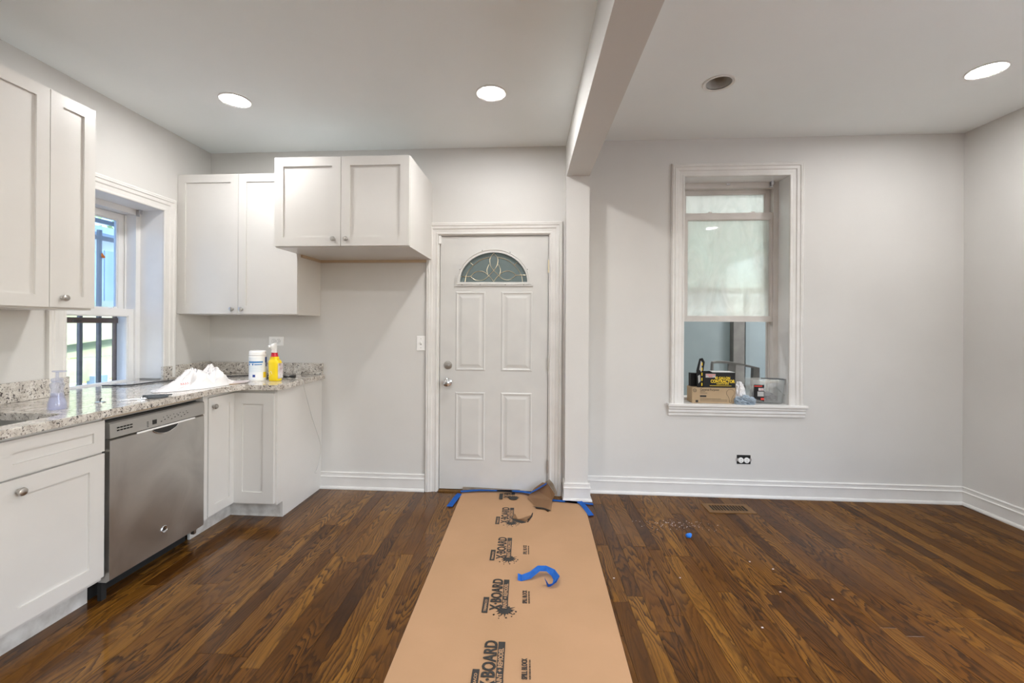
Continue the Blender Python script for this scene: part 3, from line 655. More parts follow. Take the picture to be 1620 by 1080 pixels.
# countertop: one stone with a sink cut-out, running into the window recess
top = thing('countertop', 'speckled grey and beige granite countertop in an L shape', 'countertop')
fx = lambda y: -2.048 + .030*y + .028
by_ = lambda x: yb(x) - .001
f2 = lambda x: yb(x) - .660
outer = [(fx(1.0), 1.0), (fx(2.70), 2.70), (fx(2.70)+.012, 2.755), (fx(2.80)+.07, f2(-1.88)), (-1.70, f2(-1.70)), (-1.655, f2(-1.655)+.012), (-1.628, f2(-1.63)+.05), (-1.628, by_(-1.628)),
         (XL+.001, by_(XL)), (XL+.001, 3.054), (-2.776, 3.054), (-2.776, 2.394), (XL+.001, 2.394), (XL+.001, 1.0)]
hole = [(-2.44, 1.15), (-2.075, 1.15), (-2.062, 1.75), (-2.062, 1.85), (-2.075, 1.878), (-2.11, 1.892), (-2.38, 1.892), (-2.425, 1.875), (-2.44, 1.83)]
bm = nb(); plate(bm, outer, [hole], XY, .886, .920)
bmesh.ops.bevel(bm, geom=[e for e in bm.edges if e.is_manifold and e.calc_face_angle(0) > .9 and all(v.co.z > .91 for v in e.verts)], offset=.003, segments=2, affect='EDGES')
obj('slab', bm, 'granite', top)
bxo('backsplash', 'granite', top, XL+.001, XL+.021, .95, 2.40, .9205, 1.022, bev=.002)
bxo('backsplash', 'granite', top, XL+.001, XL+.021, 3.045, by_(XL)-.002, .9205, 1.015, bev=.002)
bm = nb(); box(bm, .024, bx(-1.640), -.022, -.001, .9205, 1.010, .002); bm.transform(bl); obj('backsplash', bm, 'granite', top)
bm = nb(); box(bm, 2.012, 2.612, .012, .030, .872, .8855); bm.transform(inv); obj('support_strip', bm, 'lead', top)
# undermount sink
t = thing('kitchen_sink', 'stainless steel undermount sink below the granite cut-out', 'sink')
bm = nb(); o_ = rect(-2.46, -2.045, 1.12, 1.91); i_ = [(-2.445, 1.145), (-2.07, 1.145), (-2.055, 1.85), (-2.10, 1.897), (-2.40, 1.897), (-2.445, 1.85)]
plate(bm, o_, [i_], XY, .700, .8845); obj('basin_wall', bm, 'steel', t)
bxo('basin_floor', 'steel', t, -2.46, -2.045, 1.12, 1.91, .690, .700)

# ------------------------------------------------------------------ wall plates
def recept(bm, cx, cz, y, r=.0165):
    lathe(bm, [(0, .001), (r, .001), (r, 0)], 20, Matrix.Translation((cx, y, cz)) @ Matrix.Rotation(PI/2, 4, 'X'))
t = thing('wall_outlet', 'white horizontal outlet plate above the counter behind the spray bottle', 'outlet', back_l['loc'], A1)
cx, cz = bx(-2.038), 1.185
bxo('cover_plate', 'plate', t, cx-.062, cx+.062, -.007, -.0005, cz-.038, cz+.038, bev=.002)
for s in (-1, 1):
    bm = nb(); recept(bm, cx+s*.0195, cz, -.007); r_ = obj('receptacle', bm, 'plate', t)
    bm = nb(); tube(bm, [(cx+s*.0195+.0165*math.cos(a*PI/10), -.0078, cz+.0165*math.sin(a*PI/10)) for a in range(20)], .0007, 4, True)
    for q in (-.006, .006): box(bm, cx+s*.0195-.004, cx+s*.0195+.004, -.0085, -.0075, cz+q-.001, cz+q+.001)
    lathe(bm, [(0, .001), (.0022, .001), (.0022, 0)], 8, Matrix.Translation((cx+s*.0195+.009, -.0078, cz)) @ Matrix.Rotation(PI/2, 4, 'X')); obj('slots', bm, 'dark', r_)
t = thing('light_switch', 'white single toggle light switch beside the door casing', 'switch', back_l['loc'], A1)
cx, cz = bx(-.836), 1.178
bxo('cover_plate', 'plate', t, cx-.035, cx+.035, -.007, -.0005, cz-.058, cz+.058, bev=.002)
bm = nb(); box(bm, cx-.005, cx+.005, -.016, -.006, cz-.004, cz+.012, .001); obj('toggle', bm, 'plate', t)
bm = nb(); box(bm, cx-.006, cx+.006, -.0078, -.0068, cz-.014, cz-.005); 
for z in (.036, -.036): recept(bm, cx, cz+z, -.007, .003)
obj('screw_heads', bm, 'greyprint', t)['kind'] = 'stuff'
t = thing('wall_outlet', 'uncovered duplex outlet in a ragged hole below the deep window', 'outlet', back_r['loc'], A2)
cx, cz = 1.101, .290
bxo('hole', 'void', t, cx-.052, cx+.052, -.0015, -.0003, cz-.034, cz+.036)
for q in (-.05, .05): bxo('mounting_ear', 'nickel', t, cx+q-.009, cx+q+.009, -.004, -.001, cz-.012, cz+.010, bev=.001)
for s in (-1, 1):
    bm = nb(); lathe(bm, [(0, .008), (.019, .008), (.021, .006), (.021, 0)], 20, Matrix.Translation((cx+s*.022, -.001, cz-.004)) @ Matrix.Rotation(PI/2, 4, 'X')); r_ = obj('receptacle', bm, 'plate', t, True)
    bm = nb(); box(bm, cx+s*.022-.005, cx+s*.022+.005, -.0098, -.0088, cz+.002, cz+.004); box(bm, cx+s*.022-.005, cx+s*.022+.005, -.0098, -.0088, cz-.012, cz-.010); obj('slots', bm, 'dark', r_)

# ------------------------------------------------------------------ floor register
t = thing('floor_vent', 'flush brown wooden floor vent under the deep window', 'vent', (1.480, 3.262, .0), R(0))
bxo('recess', 'void', t, -.125, .125, -.045, .045, .0002, .0008)
bm = nb(); plate(bm, rect(-.165, .165, -.085, .075), [rect(-.125, -.004, -.045, .045), rect(.004, .125, -.045, .045)], XY, .0004, .004); obj('frame', bm, 'regwood', t)
for h0 in (-.125, .004):
    for k in range(5):
        bxo('slat', 'regwood', t, h0+.0150+k*.0205, h0+.0215+k*.0205, -.046, .046, .0008, .0040)

# ------------------------------------------------------------------ protective paperboard runner with print
fb = thing('floor_protector', 'brown printed paperboard runner laid from the door across the floor', 'floor covering')
def sheet(bm, outer, f, th=.0012, step=.06):
    plate(bm, outer, [], XY, 0, th)
    bmesh.ops.triangulate(bm, faces=bm.faces[:])
    for _ in range(3):
        bmesh.ops.subdivide_edges(bm, edges=[e for e in bm.edges if e.calc_length() > step*2], cuts=1, use_grid_fill=False)
        bmesh.ops.triangulate(bm, faces=bm.faces[:])
    for v in bm.verts: v.co.z += f(v.co.x, v.co.y)
def wave(x, y):
    z = .0035 + .0015*math.sin(x*7+y*3)
    if y > 3.30: z += (y-3.30)*.05
    return max(z, .0025)
out = [(-.525, .2), (.385, .2), (.403, 1.65), (.440, 3.25), (.437, 3.30), (.20, 3.31), (.165, 3.12), (.140, 3.165), (.09, 3.17), (.075, 3.185), (.16, 3.40), (.10, 3.44), (-.10, 3.455), (-.495, 3.455), (-.500, 3.20), (-.518, 1.61)]
bm = nb(); sheet(bm, out, wave); obj('sheet', bm, 'board', fb)
# flap curling up against the casing, with a torn grey rim
def flap(pts, tri, m, name):
    bm = nb(); vs = [bm.verts.new(p) for p in pts]
    for f_ in tri: bm.faces.new([vs[i] for i in f_])
    bmesh.ops.solidify(bm, geom=bm.faces[:], thickness=.0014); return obj(name, bm, m, fb)
flap([(.02, 3.36, .010), (.09, 3.17, .008), (.14, 3.16, .010), (.185, 3.14, .007), (.205, 3.30, .020), (.225, 3.30, .065), (.175, 3.375, .115), (.135, 3.40, .115), (.07, 3.42, .060)],
     [(0, 1, 2), (0, 2, 4), (2, 3, 4), (0, 4, 8), (4, 5, 6), (4, 6, 8), (8, 6, 7)], 'board', 'torn_flap')
flap([(.225, 3.305, .066), (.175, 3.385, .117), (.150, 3.395, .116), (.190, 3.40, .138), (.215, 3.36, .120), (.240, 3.315, .075), (.236, 3.31, .04)], [(0, 1, 4), (1, 2, 3), (1, 3, 4), (0, 4, 5), (0, 5, 6)], 'torn', 'torn_rim')
flap([(-.495, 3.452, .012), (-.04, 3.452, .012), (-.04, 3.468, .030), (-.30, 3.470, .036), (-.493, 3.472, .042)], [(0, 1, 2, 3, 4)], 'torn', 'upturned_edge')
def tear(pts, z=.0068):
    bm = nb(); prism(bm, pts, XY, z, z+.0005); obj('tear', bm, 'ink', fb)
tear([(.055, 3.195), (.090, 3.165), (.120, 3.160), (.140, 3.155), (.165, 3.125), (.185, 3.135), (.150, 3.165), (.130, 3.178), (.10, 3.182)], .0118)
# second tear with a lifted tongue
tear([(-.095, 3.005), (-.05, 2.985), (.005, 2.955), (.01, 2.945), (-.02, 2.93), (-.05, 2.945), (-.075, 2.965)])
flap([(-.095, 3.005, .006), (-.07, 3.08, .007), (.035, 3.10, .0075), (.045, 3.055, .010), (.015, 2.955, .018), (-.045, 2.985, .010)], [(0, 1, 2, 3, 5), (5, 3, 4)], 'board', 'lifted_tongue')
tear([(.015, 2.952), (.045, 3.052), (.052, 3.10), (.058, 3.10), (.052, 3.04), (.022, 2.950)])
# print: one block repeated every 0.45 m
def printblock(Y, part=1.):
    z = .0068; rz = (0, 0, PI/2)
    def bar(x0, x1, y0, y1, name='print_bar', m='ink'): return bxo(name, m, fb, x0, x1, y0, y1, z-.0004, z)
    bar(-.197, -.170, Y-.265, Y-.150)
    text('TRIMACO', .0155, 'board', fb, (-.1775, Y-.255, z), rz, 1.25, bold=.0004)
    text('X\u00b7BOARD', .072, 'ink', fb, (-.112, Y-.245, z-.0004), rz, .80, depth=.0004, bold=.0020)
    bar(-.106, -.078, Y-.235, Y-.0)
    text('PAINT + REMODEL', .027, 'board', fb, (-.0835, Y-.232, z), rz, .86, bold=.0007)
    # paint splat
    bm = nb(); rnd = random.Random(5); pts = []
    for k in range(44):
        a = 2*PI*k/44; r = .034 + (.020*rnd.random() if k % 3 == 0 else -.006*rnd.random()); pts.append((-.089 + r*math.cos(a)*.95, Y-.240 + r*math.sin(a)*.95))
    prism(bm, pts, XY, z-.0012, z-.0005)
    for k in range(9):
        a = rnd.uniform(-2.6, .8); r = rnd.uniform(.050, .066); q = rnd.uniform(.002, .005); prism(bm, circ(-.089 + r*math.cos(a), Y-.240 + r*math.sin(a), q, 8), XY, z-.0012, z-.0005)
    obj('paint_splat', bm, 'ink', fb)
    text('SPILL BLOCK', .030, 'ink', fb, (.012, Y-.190, z-.0004), rz, .60, depth=.0004, bold=.0008)
    text('LIQUID RESISTANT PROTECTION', .0095, 'ink', fb, (.026, Y-.190, z-.0004), rz, .68, depth=.0004)
for Y in (1.833, 2.280, 2.728, 3.176): printblock(Y)
# top block: mostly cut off by the upper edge of the sheet
zt = .0145
bxo('print_bar', 'ink', fb, -.197, -.170, 3.315, 3.42, zt-.0006, zt); text('X\u00b7B', .072, 'ink', fb, (-.112, 3.335, zt-.0004), (R(2.5), 0, PI/2), .88, depth=.0006, bold=.0006)
bxo('print_bar', 'ink', fb, -.106, -.078, 3.40, 3.446, zt-.0004, zt)
bm = nb(); rnd = random.Random(5); prism(bm, [(-.089 + (.034 + (.02*rnd.random() if k % 3 == 0 else 0))*math.cos(2*PI*k/44), 3.345 + (.034 + (.02*rnd.random() if k % 3 == 0 else 0))*math.sin(2*PI*k/44)) for k in range(44)], XY, zt-.0032, zt-.0025); obj('paint_splat', bm, 'ink', fb)
# tape
def ribbon(name, path, w, label, cat='tape', z=None, group=None, wdir=None):
    """flat strip following 3D path; width measured across in plan (or wdir)"""
    bm = nb(); P = [Vector(p) for p in path]; rows = []
    for i, p in enumerate(P):
        t_ = (P[min(i+1, len(P)-1)] - P[max(i-1, 0)]).normalized(); n_ = Vector(wdir[i]) if wdir else t_.cross(Vector((0, 0, 1)))
        n_.normalize(); rows.append((bm.verts.new(p + n_*w/2), bm.verts.new(p - n_*w/2)))
    for A, B in zip(rows, rows[1:]): bm.faces.new((A[0], A[1], B[1], B[0]))
    bmesh.ops.solidify(bm, geom=bm.faces[:], thickness=.0008)
    return tag(obj(name, bm, 'tape', None), label, cat, group)
ribbon('tape_strip', [(-.505, 3.425, .022), (-.36, 3.452, .027), (-.22, 3.456, .026), (-.10, 3.450, .026), (-.02, 3.432, .028), (.065, 3.395, .030)], .038, 'long strip of blue tape across the runner at the foot of the door')
ribbon('tape_strip', [(-.508, 3.415, .0105), (-.525, 3.33, .0095), (-.548, 3.17, .0085)], .044, 'short strip of blue tape folded over the left corner of the runner')
ribbon('tape_strip', [(.045, 3.385, .040), (.10, 3.375, .075), (.165, 3.372, .118)], .040, 'slanted strip of blue tape on the raised flap by the door')
ribbon('tape_strip', [(.205, 3.318, .012), (.30, 3.306, .010), (.39, 3.292, .010), (.505, 3.280, .004)], .034, 'strip of blue tape at the foot of the column')
ribbon('tape_strip', [(.408, 3.305, .0125), (.432, 3.225, .0095), (.462, 3.075, .0070)], .040, 'strip of blue tape along the right corner of the runner')
ribbon('tape_curl', [(-.035, 2.290, .018), (-.015, 2.290, .012), (.03, 2.300, .022), (.075, 2.330, .042), (.115, 2.335, .040), (.150, 2.310, .032), (.165, 2.270, .028), (.150, 2.235, .018), (.120, 2.225, .010), (.105, 2.245, .032)], .038,
       'loose curled piece of blue tape lying in the middle of the runner', wdir=[(0, 1, .5), (0, 1, .4), (-.2, 1, .5), (-.3, 1, .3), (0, 1, .3), (.5, .7, .6), (1, .2, .5), (.7, -.5, .8), (.2, -.6, 1), (-.3, -.4, 1)])
def crumple(name, r, loc, m, label, cat, sc=(1, 1, 1), sub=3, amp=.5, freq=2.5, seed=0, flat=False, ridge=False):
    bm = nb(); bmesh.ops.create_icosphere(bm, subdivisions=sub, radius=1)
    for v in bm.verts:
        n_ = noise.fractal(v.co*freq + Vector((seed, seed*1.7, 0)), 1, 2, 4)
        if ridge: n_ = .5 - abs(n_)*1.6
        v.co *= 1 + amp*n_; v.co = Vector((v.co.x*sc[0], v.co.y*sc[1], v.co.z*sc[2]))*r
        if flat and v.co.z < -r*sc[2]*.6: v.co.z = -r*sc[2]*.6
    zmin = min(v.co.z for v in bm.verts)
    for v in bm.verts: v.co.z -= zmin
    return tag(obj(name, bm, m, None, loc=loc), label, cat)
crumple('tape_scrap', .017, (1.03, 2.80, .0005), 'tape', 'tiny crumpled ball of blue tape on the floor right of the runner', 'tape', (1.1, .8, .8), 2, .7, 2.0)
# crumbs of plaster on the boards
bm = nb(); rnd = random.Random(3)
for k in range(110):
    x_ = rnd.gauss(1.00, .12); y_ = rnd.gauss(2.98, .035); s_ = rnd.uniform(.0008, .0026)
    box(bm, x_-s_*rnd.uniform(.6, 2), x_+s_, y_-s_*.6, y_+s_*.6, .0004, .0004+s_*.4)
for x_, y_ in ((1.27, 2.53), (1.36, 2.46), (.47, 2.33), (1.05, 1.98), (1.5, 2.2), (.82, 2.35), (1.28, 2.25)): box(bm, x_-.004, x_+.004, y_-.003, y_+.003, .0004, .003)
tag(obj('plaster_crumbs', bm, 'paper', None), 'fine pale plaster crumbs scattered on the floor boards', 'debris', kind='stuff')

# ------------------------------------------------------------------ things on the counter
ZC = .9205
t = thing('wipes_canister', 'white cylindrical cleaning wipes canister with blue label beside the yellow bottle', 'canister', (-1.925, 3.085, ZC))
bm = nb(); lathe(bm, [(0, 0), (.054, 0), (.056, .004), (.0565, .175), (.052, .182), (0, .182)], 40); obj('body', bm, 'wplastic', t, True)
bm = nb(); lathe(bm, [(0, .214), (.048, .214), (.053, .210), (.055, .206), (.055, .190), (.057, .188), (.057, .183), (0, .183)], 40); obj('lid', bm, 'wplastic', t, True)
def cylp(bm, r, a0, a1, z0, z1, n=10):
    A = [[bm.verts.new((r*math.cos(R(a0+(a1-a0)*k/n)), r*math.sin(R(a0+(a1-a0)*k/n)), z)) for k in range(n+1)] for z in (z0, z1)]
    for k in range(n): bm.faces.new((A[0][k], A[0][k+1], A[1][k+1], A[1][k]))
bm = nb(); cylp(bm, .0568, -175, 0, .012, .168, 24); lb = obj('label', bm, mottled('wipes_label', (.80, .84, .88), (.86, .88, .90), .4, 3), t, True)
bm = nb(); cylp(bm, .0571, -165, -60, .128, .140); cylp(bm, .0571, -165, -150, .112, .122, 3); cylp(bm, .0571, -133, -122, .112, .124, 3); cylp(bm, .0571, -116, -66, .113, .120, 8); obj('blue_lettering', bm, 'blueprint', lb)
bm = nb(); cylp(bm, .0571, -42, -8, .130, .168); cylp(bm, .0571, -36, -16, .100, .130, 4); obj('blue_flash', bm, 'deepblue', lb)
bm = nb(); cylp(bm, .0571, -58, -26, .022, .062); obj('yellow_patch', bm, 'yplastic', lb)
bm = nb()
for k in range(7): cylp(bm, .0571, -158, -64, .066+k*.0062, .0680+k*.0062)
obj('text_lines', bm, 'paleblue', lb)
bm = nb(); cylp(bm, .0571, -128, -110, .028, .046, 4); obj('recycling_mark', bm, 'deepblue', lb)
t.rotation_euler = (0, 0, R(36))
t = thing('spray_bottle', 'yellow spray bottle with red collar and white nozzle on the counter', 'bottle', (-1.790, 3.075, ZC), R(-8))
bm = nb(); loft(bm, [(0, 0, 0, .036, .026), (.004, 0, 0, .040, .029), (.02, 0, 0, .041, .030), (.085, -.002, 0, .040, .030), (.128, -.002, 0, .042, .031), (.142, -.004, 0, .040, .028), (.150, -.006, 0, .030, .023), (.156, -.007, 0, .028, .022), (.160, -.007, 0, .030, .023), (.172, -.007, 0, .026, .020)], 32, .6); obj('body', bm, 'yplastic', t, True)
bm = nb(); box(bm, .0395, .0425, -.024, .024, .018, .125, .0006); lb = obj('label', bm, 'paper', t)
bm = nb(); lathe(bm, [(0, 0), (.010, 0), (.010, .001), (0, .001)], 16, Matrix.Translation((.0424, -.010, .118)) @ Matrix.Rotation(PI/2, 4, 'Y')); obj('round_seal', bm, 'lead', lb)
bm = nb(); tube(bm, [(-.030, -.0315, .03), (-.020, -.0318, .045), (-.026, -.0318, .06), (-.010, -.0315, .07), (-.004, -.0312, .05)], .0012, 5); obj('swirl_print', bm, 'wplastic', lb)
bm = nb(); lathe(bm, [(0, .172), (.024, .172), (.023, .176), (.020, .196), (.0205, .200), (0, .200)], 24, Matrix.Translation((-.007, 0, 0))); obj('collar', bm, 'rplastic', t, True)
bm = nb(); lathe(bm, [(0, .200), (.015, .200), (.0155, .226), (.014, .23), (0, .23)], 20, Matrix.Translation((-.007, 0, 0)))
loft(bm, [(.226, -.007, -.004, .015, .020), (.236, -.008, -.008, .0155, .026), (.250, -.010, -.008, .0155, .028), (.262, -.006, -.004, .012, .020), (.268, -.003, 0, .007, .010)], 20, .8)
tube(bm, [(-.018, -.030, .246), (-.024, -.042, .244)], .008, 10); obj('sprayer_head', bm, 'wplastic', t, True)
bm = nb(); prism(bm, [(-.030, .205), (-.022, .235), (-.010, .236), (-.014, .205)], YZ, -.012, -.004); obj('trigger', bm, 'wplastic', t)
# soap bottle
t = thing('soap_bottle', 'small clear pump bottle beside the sink with pale liquid', 'bottle', (-2.205, 1.985, ZC), R(10))
bm = nb(); lathe(bm, [(0, 0), (.033, 0), (.035, .004), (.033, .03), (.024, .065), (.022, .095), (.026, .11), (.025, .122), (.018, .128), (.018, .132)], 24); obj('bottle', bm, 'soap', t, True)
bm = nb(); lathe(bm, [(0, .003), (.030, .003), (.030, .03), (.021, .062), (.020, .075), (0, .075)], 24); obj('liquid', bm, 'liquid', t, True)
bm = nb(); lathe(bm, [(0, .130), (.021, .130), (.022, .134), (.022, .142), (.018, .146), (.006, .148), (.006, .176), (0, .176)], 20); obj('collar', bm, 'soap', t, True)
bm = nb(); loft(bm, [(.174, .006, 0, .026, .007), (.178, .010, 0, .034, .007), (.182, .008, 0, .026, .005)], 16, .8); obj('pump_nozzle', bm, 'soap', t, True)
# small hook, scissors, nut
t = thing('metal_hook', 'small dark metal hook with a round foot on the window end of the counter', 'hook', (-2.175, 2.165, ZC))
bm = nb(); lathe(bm, [(0, 0), (.022, 0), (.022, .003), (.008, .005), (0, .005)], 20); obj('foot', bm, 'nickel', t, True)
bm = nb(); tube(bm, [(0, 0, .004), (0, 0, .016), (.006, .003, .022)], .003, 8); obj('pin', bm, 'iron', t, True)
t = thing('scissors', 'metal scissors with dark looped handles lying on the counter', 'scissors', (-2.05, 2.27, ZC), R(52))
for s in (1, -1):
    bm = nb(); prism(bm, [(-.10, 0), (-.02, .012*s), (.03, .006*s), (.03, -.006*s), (-.02, -.002*s)], XY, .003+.002*(s > 0), .005+.002*(s > 0)); obj('blade', bm, 'chrome', t)
    bm = nb(); tube(bm, [(.065+.042*math.cos(2*PI*k/18), s*.024+.019*math.sin(2*PI*k/18), .007) for k in range(18)], .005, 8, True); obj('handle_loop', bm, 'iron', t, True)
bm = nb(); lathe(bm, [(0, .005), (.007, .005), (.007, .010), (0, .011)], 12); obj('pivot', bm, 'chrome', t)
bm = nb(); tube(bm, [(0, 0, .006), (.13, .01, .006)], [.006, .004], 8); tag(obj('pen', bm, 'iron', None, True, loc=(-2.10, 2.33, ZC), rot=(0, 0, R(28))), 'slim black pen lying behind the scissors', 'pen')
bm = nb(); lathe(bm, [(0, 0), (.010, 0), (.010, .008), (.005, .012), (.005, .016), (0, .016)], 12); tag(obj('metal_fitting', bm, 'nickel', None, True, loc=(-2.02, 3.02, ZC)), 'tiny metal fitting left of the wipes canister', 'fitting')
# papers
for i, (x_, y_, a_, m_, lab) in enumerate([(-1.985, 2.945, 20, 'paper', 'top leaflet of the paper pile poking out beside the white bag'), (-1.995, 2.90, 50, 'paper', 'middle folded leaflet under the white bag'), (-2.005, 2.86, 70, 'carton', 'brownish bottom sheet of the paper pile under the white bag')]):
    bm = nb(); prism(bm, [(-.07, -.045), (.07, -.05), (.075, .045), (-.07, .05)], XY, 0, .0025)
    tag(obj('leaflet', bm, m_, None, loc=(x_, y_, ZC + .0065 - i*.003), rot=(0, 0, R(a_))), lab, 'paper')
# white plastic bag: a crumpled mound
bm = nb(); n_ = 44; V = []
for i in range(n_+1):
    for j in range(n_+1):
        u, v = i/n_*2-1, j/n_*2-1
        r_ = math.hypot(u, v); k_ = max(abs(u), abs(v)); s_ = k_/r_ if r_ > 1e-6 else 1
        du, dv = u*s_, v*s_; rr_ = math.hypot(du, dv)
        h = (1-rr_**2.6)*(.034 + .085*math.exp(-((du-.42)/.20)**2) + .062*math.exp(-((du+.10)/.26)**2))
        q = noise.fractal(Vector((du*3, dv*3, 2.2)), 1, 2, 5); h *= 1 + .8*(.4-abs(q)*1.5)
        edge = 1 + .12*noise.noise(Vector((du*4, dv*4, 0)))
        V.append(bm.verts.new((du*.262*edge, dv*.125*edge, max(h, 0.0) + .001)))
for i in range(n_):
    for j in range(n_):
        a_ = i*(n_+1)+j; bm.faces.new((V[a_], V[a_+n_+1], V[a_+n_+2], V[a_+1]))
t = thing('plastic_bag', 'crumpled white plastic bag with red print in the counter corner', 'bag', (-2.105, 2.735, ZC), R(72))
obj('film', bm, 'bag', t, True)
bm = nb(); [tube(bm, [(-.155+k*.013, -.088, .034), (-.150+k*.013, -.078, .046), (-.146+k*.013, -.087, .036)], .0013, 5) for k in range(4)]; obj('red_print', bm, 'red', t)['kind'] = 'stuff'
# cords
def cord(name, pts, r, m, label, plug=None):
    P = [Vector(p) for p in pts]; out_ = []
    for i in range(len(P)-1):
        p0, p1, p2, p3 = P[max(i-1, 0)], P[i], P[i+1], P[min(i+2, len(P)-1)]
        for s in range(6):
            t_ = s/6; out_.append(.5*(2*p1 + (p2-p0)*t_ + (2*p0-5*p1+4*p2-p3)*t_*t_ + (3*p1-p0-3*p2+p3)*t_**3))
    out_.append(P[-1]); bm = nb(); tube(bm, out_, r, 8)
    return tag(obj(name, bm, m, None, True), label, 'cord')
zc = ZC+.005
cord('power_cord', [(-2.70, 2.70, zc), (-2.56, 2.74, zc), (-2.535, 2.86, zc), (-2.49, 2.95, zc), (-2.42, 3.13, zc), (-2.25, 3.26, zc), (-2.10, 3.32, zc), (-1.90, 3.34, zc), (-1.82, 3.28, zc), (-1.87, 3.20, zc), (-1.98, 3.22, zc), (-2.02, 3.28, zc), (-1.90, 3.30, zc+.009), (-1.77, 3.22, zc+.004)], .0045, 'black', 'black power cord running from the window along the backsplash')
bm = nb(); loft(bm, [(0, 0, 0, .007, .006), (.02, 0, 0, .012, .010), (.045, 0, 0, .013, .011), (.048, 0, 0, .008, .007)], 16, .6); bmesh.ops.rotate(bm, verts=bm.verts, matrix=Matrix.Rotation(PI/2, 3, 'Y')); 
tag(obj('cord_plug', bm, 'black', None, True, loc=(-1.765, 3.218, ZC+.014), rot=(0, 0, R(-5))), 'black plug end behind the yellow spray bottle', 'plug')
cord('thin_cable', [(-1.70, 3.18, ZC+.004), (-1.66, 3.15, ZC+.004), (-1.632, 3.13, ZC+.005), (-1.615, 3.128, .915), (-1.613, 3.13, .890), (-1.618, 3.18, .80), (-1.628, 3.30, .60), (-1.628, 3.42, .40), (-1.632, 3.44, .30), (-1.636, 3.40, .20), (-1.640, 3.37, .165), (-1.638, 3.40, .155)], .0022, 'cableg', 'thin grey cable hanging over the counter end down the side panel')

# ------------------------------------------------------------------ things on the deep window stool (local frame of wall_back.001)
ZS = Z0 + .0005
def sill(name, label, cat, u, y, rz=0, z=ZS, **k):
    p = Matrix.Translation(back_r['loc']) @ Matrix.Rotation(A2, 4, 'Z') @ Vector((u, y, z)); return thing(name, label, cat, tuple(p), A2 + rz, **k)
t = sill('cardboard_box', 'brown light bulb carton lying flat on the deep window stool', 'box', .712, .012)
bm = nb(); box(bm, 0, .330, 0, .125, 0, .122, .0015); obj('carton', bm, 'carton', t)
rz = (PI/2, 0, 0); yy = -.0006
text('General Purpose', .026, 'ink', t, (.060, yy, .098), rz, .82, depth=.0005)
for k, z in enumerate((.090, .078)): bxo('print_line', 'ink', t, .060, .100+k*.015, -.0009, 0, z, z+.0028)
bxo('print_bar', 'ink', t, .060, .108, -.0010, 0, .048, .062)
for z in (.034, .026, .016): bxo('print_line', 'ink', t, .060, .22 if z > .03 else .27, -.0009, 0, z, z+.0022)
bxo('print_patch', 'ink', t, .026, .046, -.0010, 0, .006, .024)
bm = nb(); tube(bm, [(.020+.012*math.cos(2*PI*k/20), yy, .100+.012*math.sin(2*PI*k/20)) for k in range(20)], .0014, 5, True); obj('round_logo', bm, 'ink', t); text('GE', .014, 'ink', t, (.020, yy, .0955), rz, .8, 'logo_letters', align='CENTER')
def bulb():
    out_ = []
    for a in range(-50, 231, 14): out_.append((.292 + .030*math.cos(R(a)), yy, .082 + .030*math.sin(R(a))))
    return out_[::1] + [(.282, yy, .040), (.282, yy, .014), (.287, yy, .008), (.297, yy, .008), (.302, yy, .014), (.302, yy, .040)]
bm = nb(); tube(bm, bulb(), .0009, 5, True); tube(bm, [(.288, yy, .010), (.288, yy, .030)], .0008, 4); tube(bm, [(.296, yy, .010), (.296, yy, .030)], .0008, 4); obj('bulb_outline', bm, 'ink', t)
# open contractor bag box
t = sill('bag_box', 'open black box of contractor trash bags with yellow lettering on the carton', 'box', .800, .022, z=ZS+.1225)
bm = nb(); w_, d_, h_ = .245, .115, .118
box(bm, 0, w_, 0, .003, 0, h_); box(bm, 0, w_, d_-.003, d_, 0, h_); box(bm, 0, .003, .003, d_-.003, 0, h_); box(bm, w_-.003, w_, .003, d_-.003, 0, h_); box(bm, .003, w_-.003, .003, d_-.003, 0, .003)
obj('box_wall', bm, 'gloss_black', t)
bm = nb(); prism(bm, [(.07, 0), (w_, 0), (w_, d_-.01), (.09, d_-.005)], XY, h_+.001, h_+.003); obj('top_flap', bm, 'greyprint', t)
bm = nb(); box(bm, -.075, -.002, .06, .115, .0, .105); box(bm, -.072, -.004, .057, .060, .0, .105); obj('end_flap', bm, 'gloss_black', t)
bm = nb(); prism(bm, [(-.045, 0), (-.004, 0), (-.004, .110), (.010, .20), (-.006, .232), (-.030, .225), (-.052, .13)], XZ, -.004, .003); rf = obj('raised_flap', bm, 'gloss_black', t, rot=(0, 0, R(-12)))
bm = nb(); prism(bm, [(-.030, .14), (-.014, .12), (-.010, .20), (-.020, .21)], XZ, -.0055, -.004); prism(bm, [(-.036, .03), (-.020, .05), (-.024, .10), (-.040, .09)], XZ, -.0055, -.004); obj('grey_figure_print', bm, 'greyprint', rf)
bm = nb(); 
for k in range(5): box(bm, -.014, -.007, -.0056, -.004, .012+k*.040, .036+k*.040)
obj('yellow_flap_print', bm, 'yellow', rf)
text('42 GALLON', .028, 'yellow', t, (.148, -.0006, .066), rz, .78, depth=.0006, align='CENTER', bold=.0008)
text('CONTRACTOR', .034, 'yellow', t, (.148, -.0006, .038), rz, .78, depth=.0006, align='CENTER', bold=.0012)
text('CLEAN UP BAGS', .013, 'yellow', t, (.148, -.0006, .025), rz, 1, depth=.0006, align='CENTER', bold=.0004)
bxo('yellow_line', 'yellow', t, .050, .215, -.0012, 0, .013, .016)
bxo('grey_badge', 'greyprint', t, .018, .094, -.0010, 0, .078, .108); 
text('CONTRACTOR', .012, 'red', t, (.056, -.0012, .096), rz, .85, depth=.0005, align='CENTER', bold=.0003); text('BAGS', .012, 'red', t, (.056, -.0012, .083), rz, 1, depth=.0005, align='CENTER', bold=.0003)
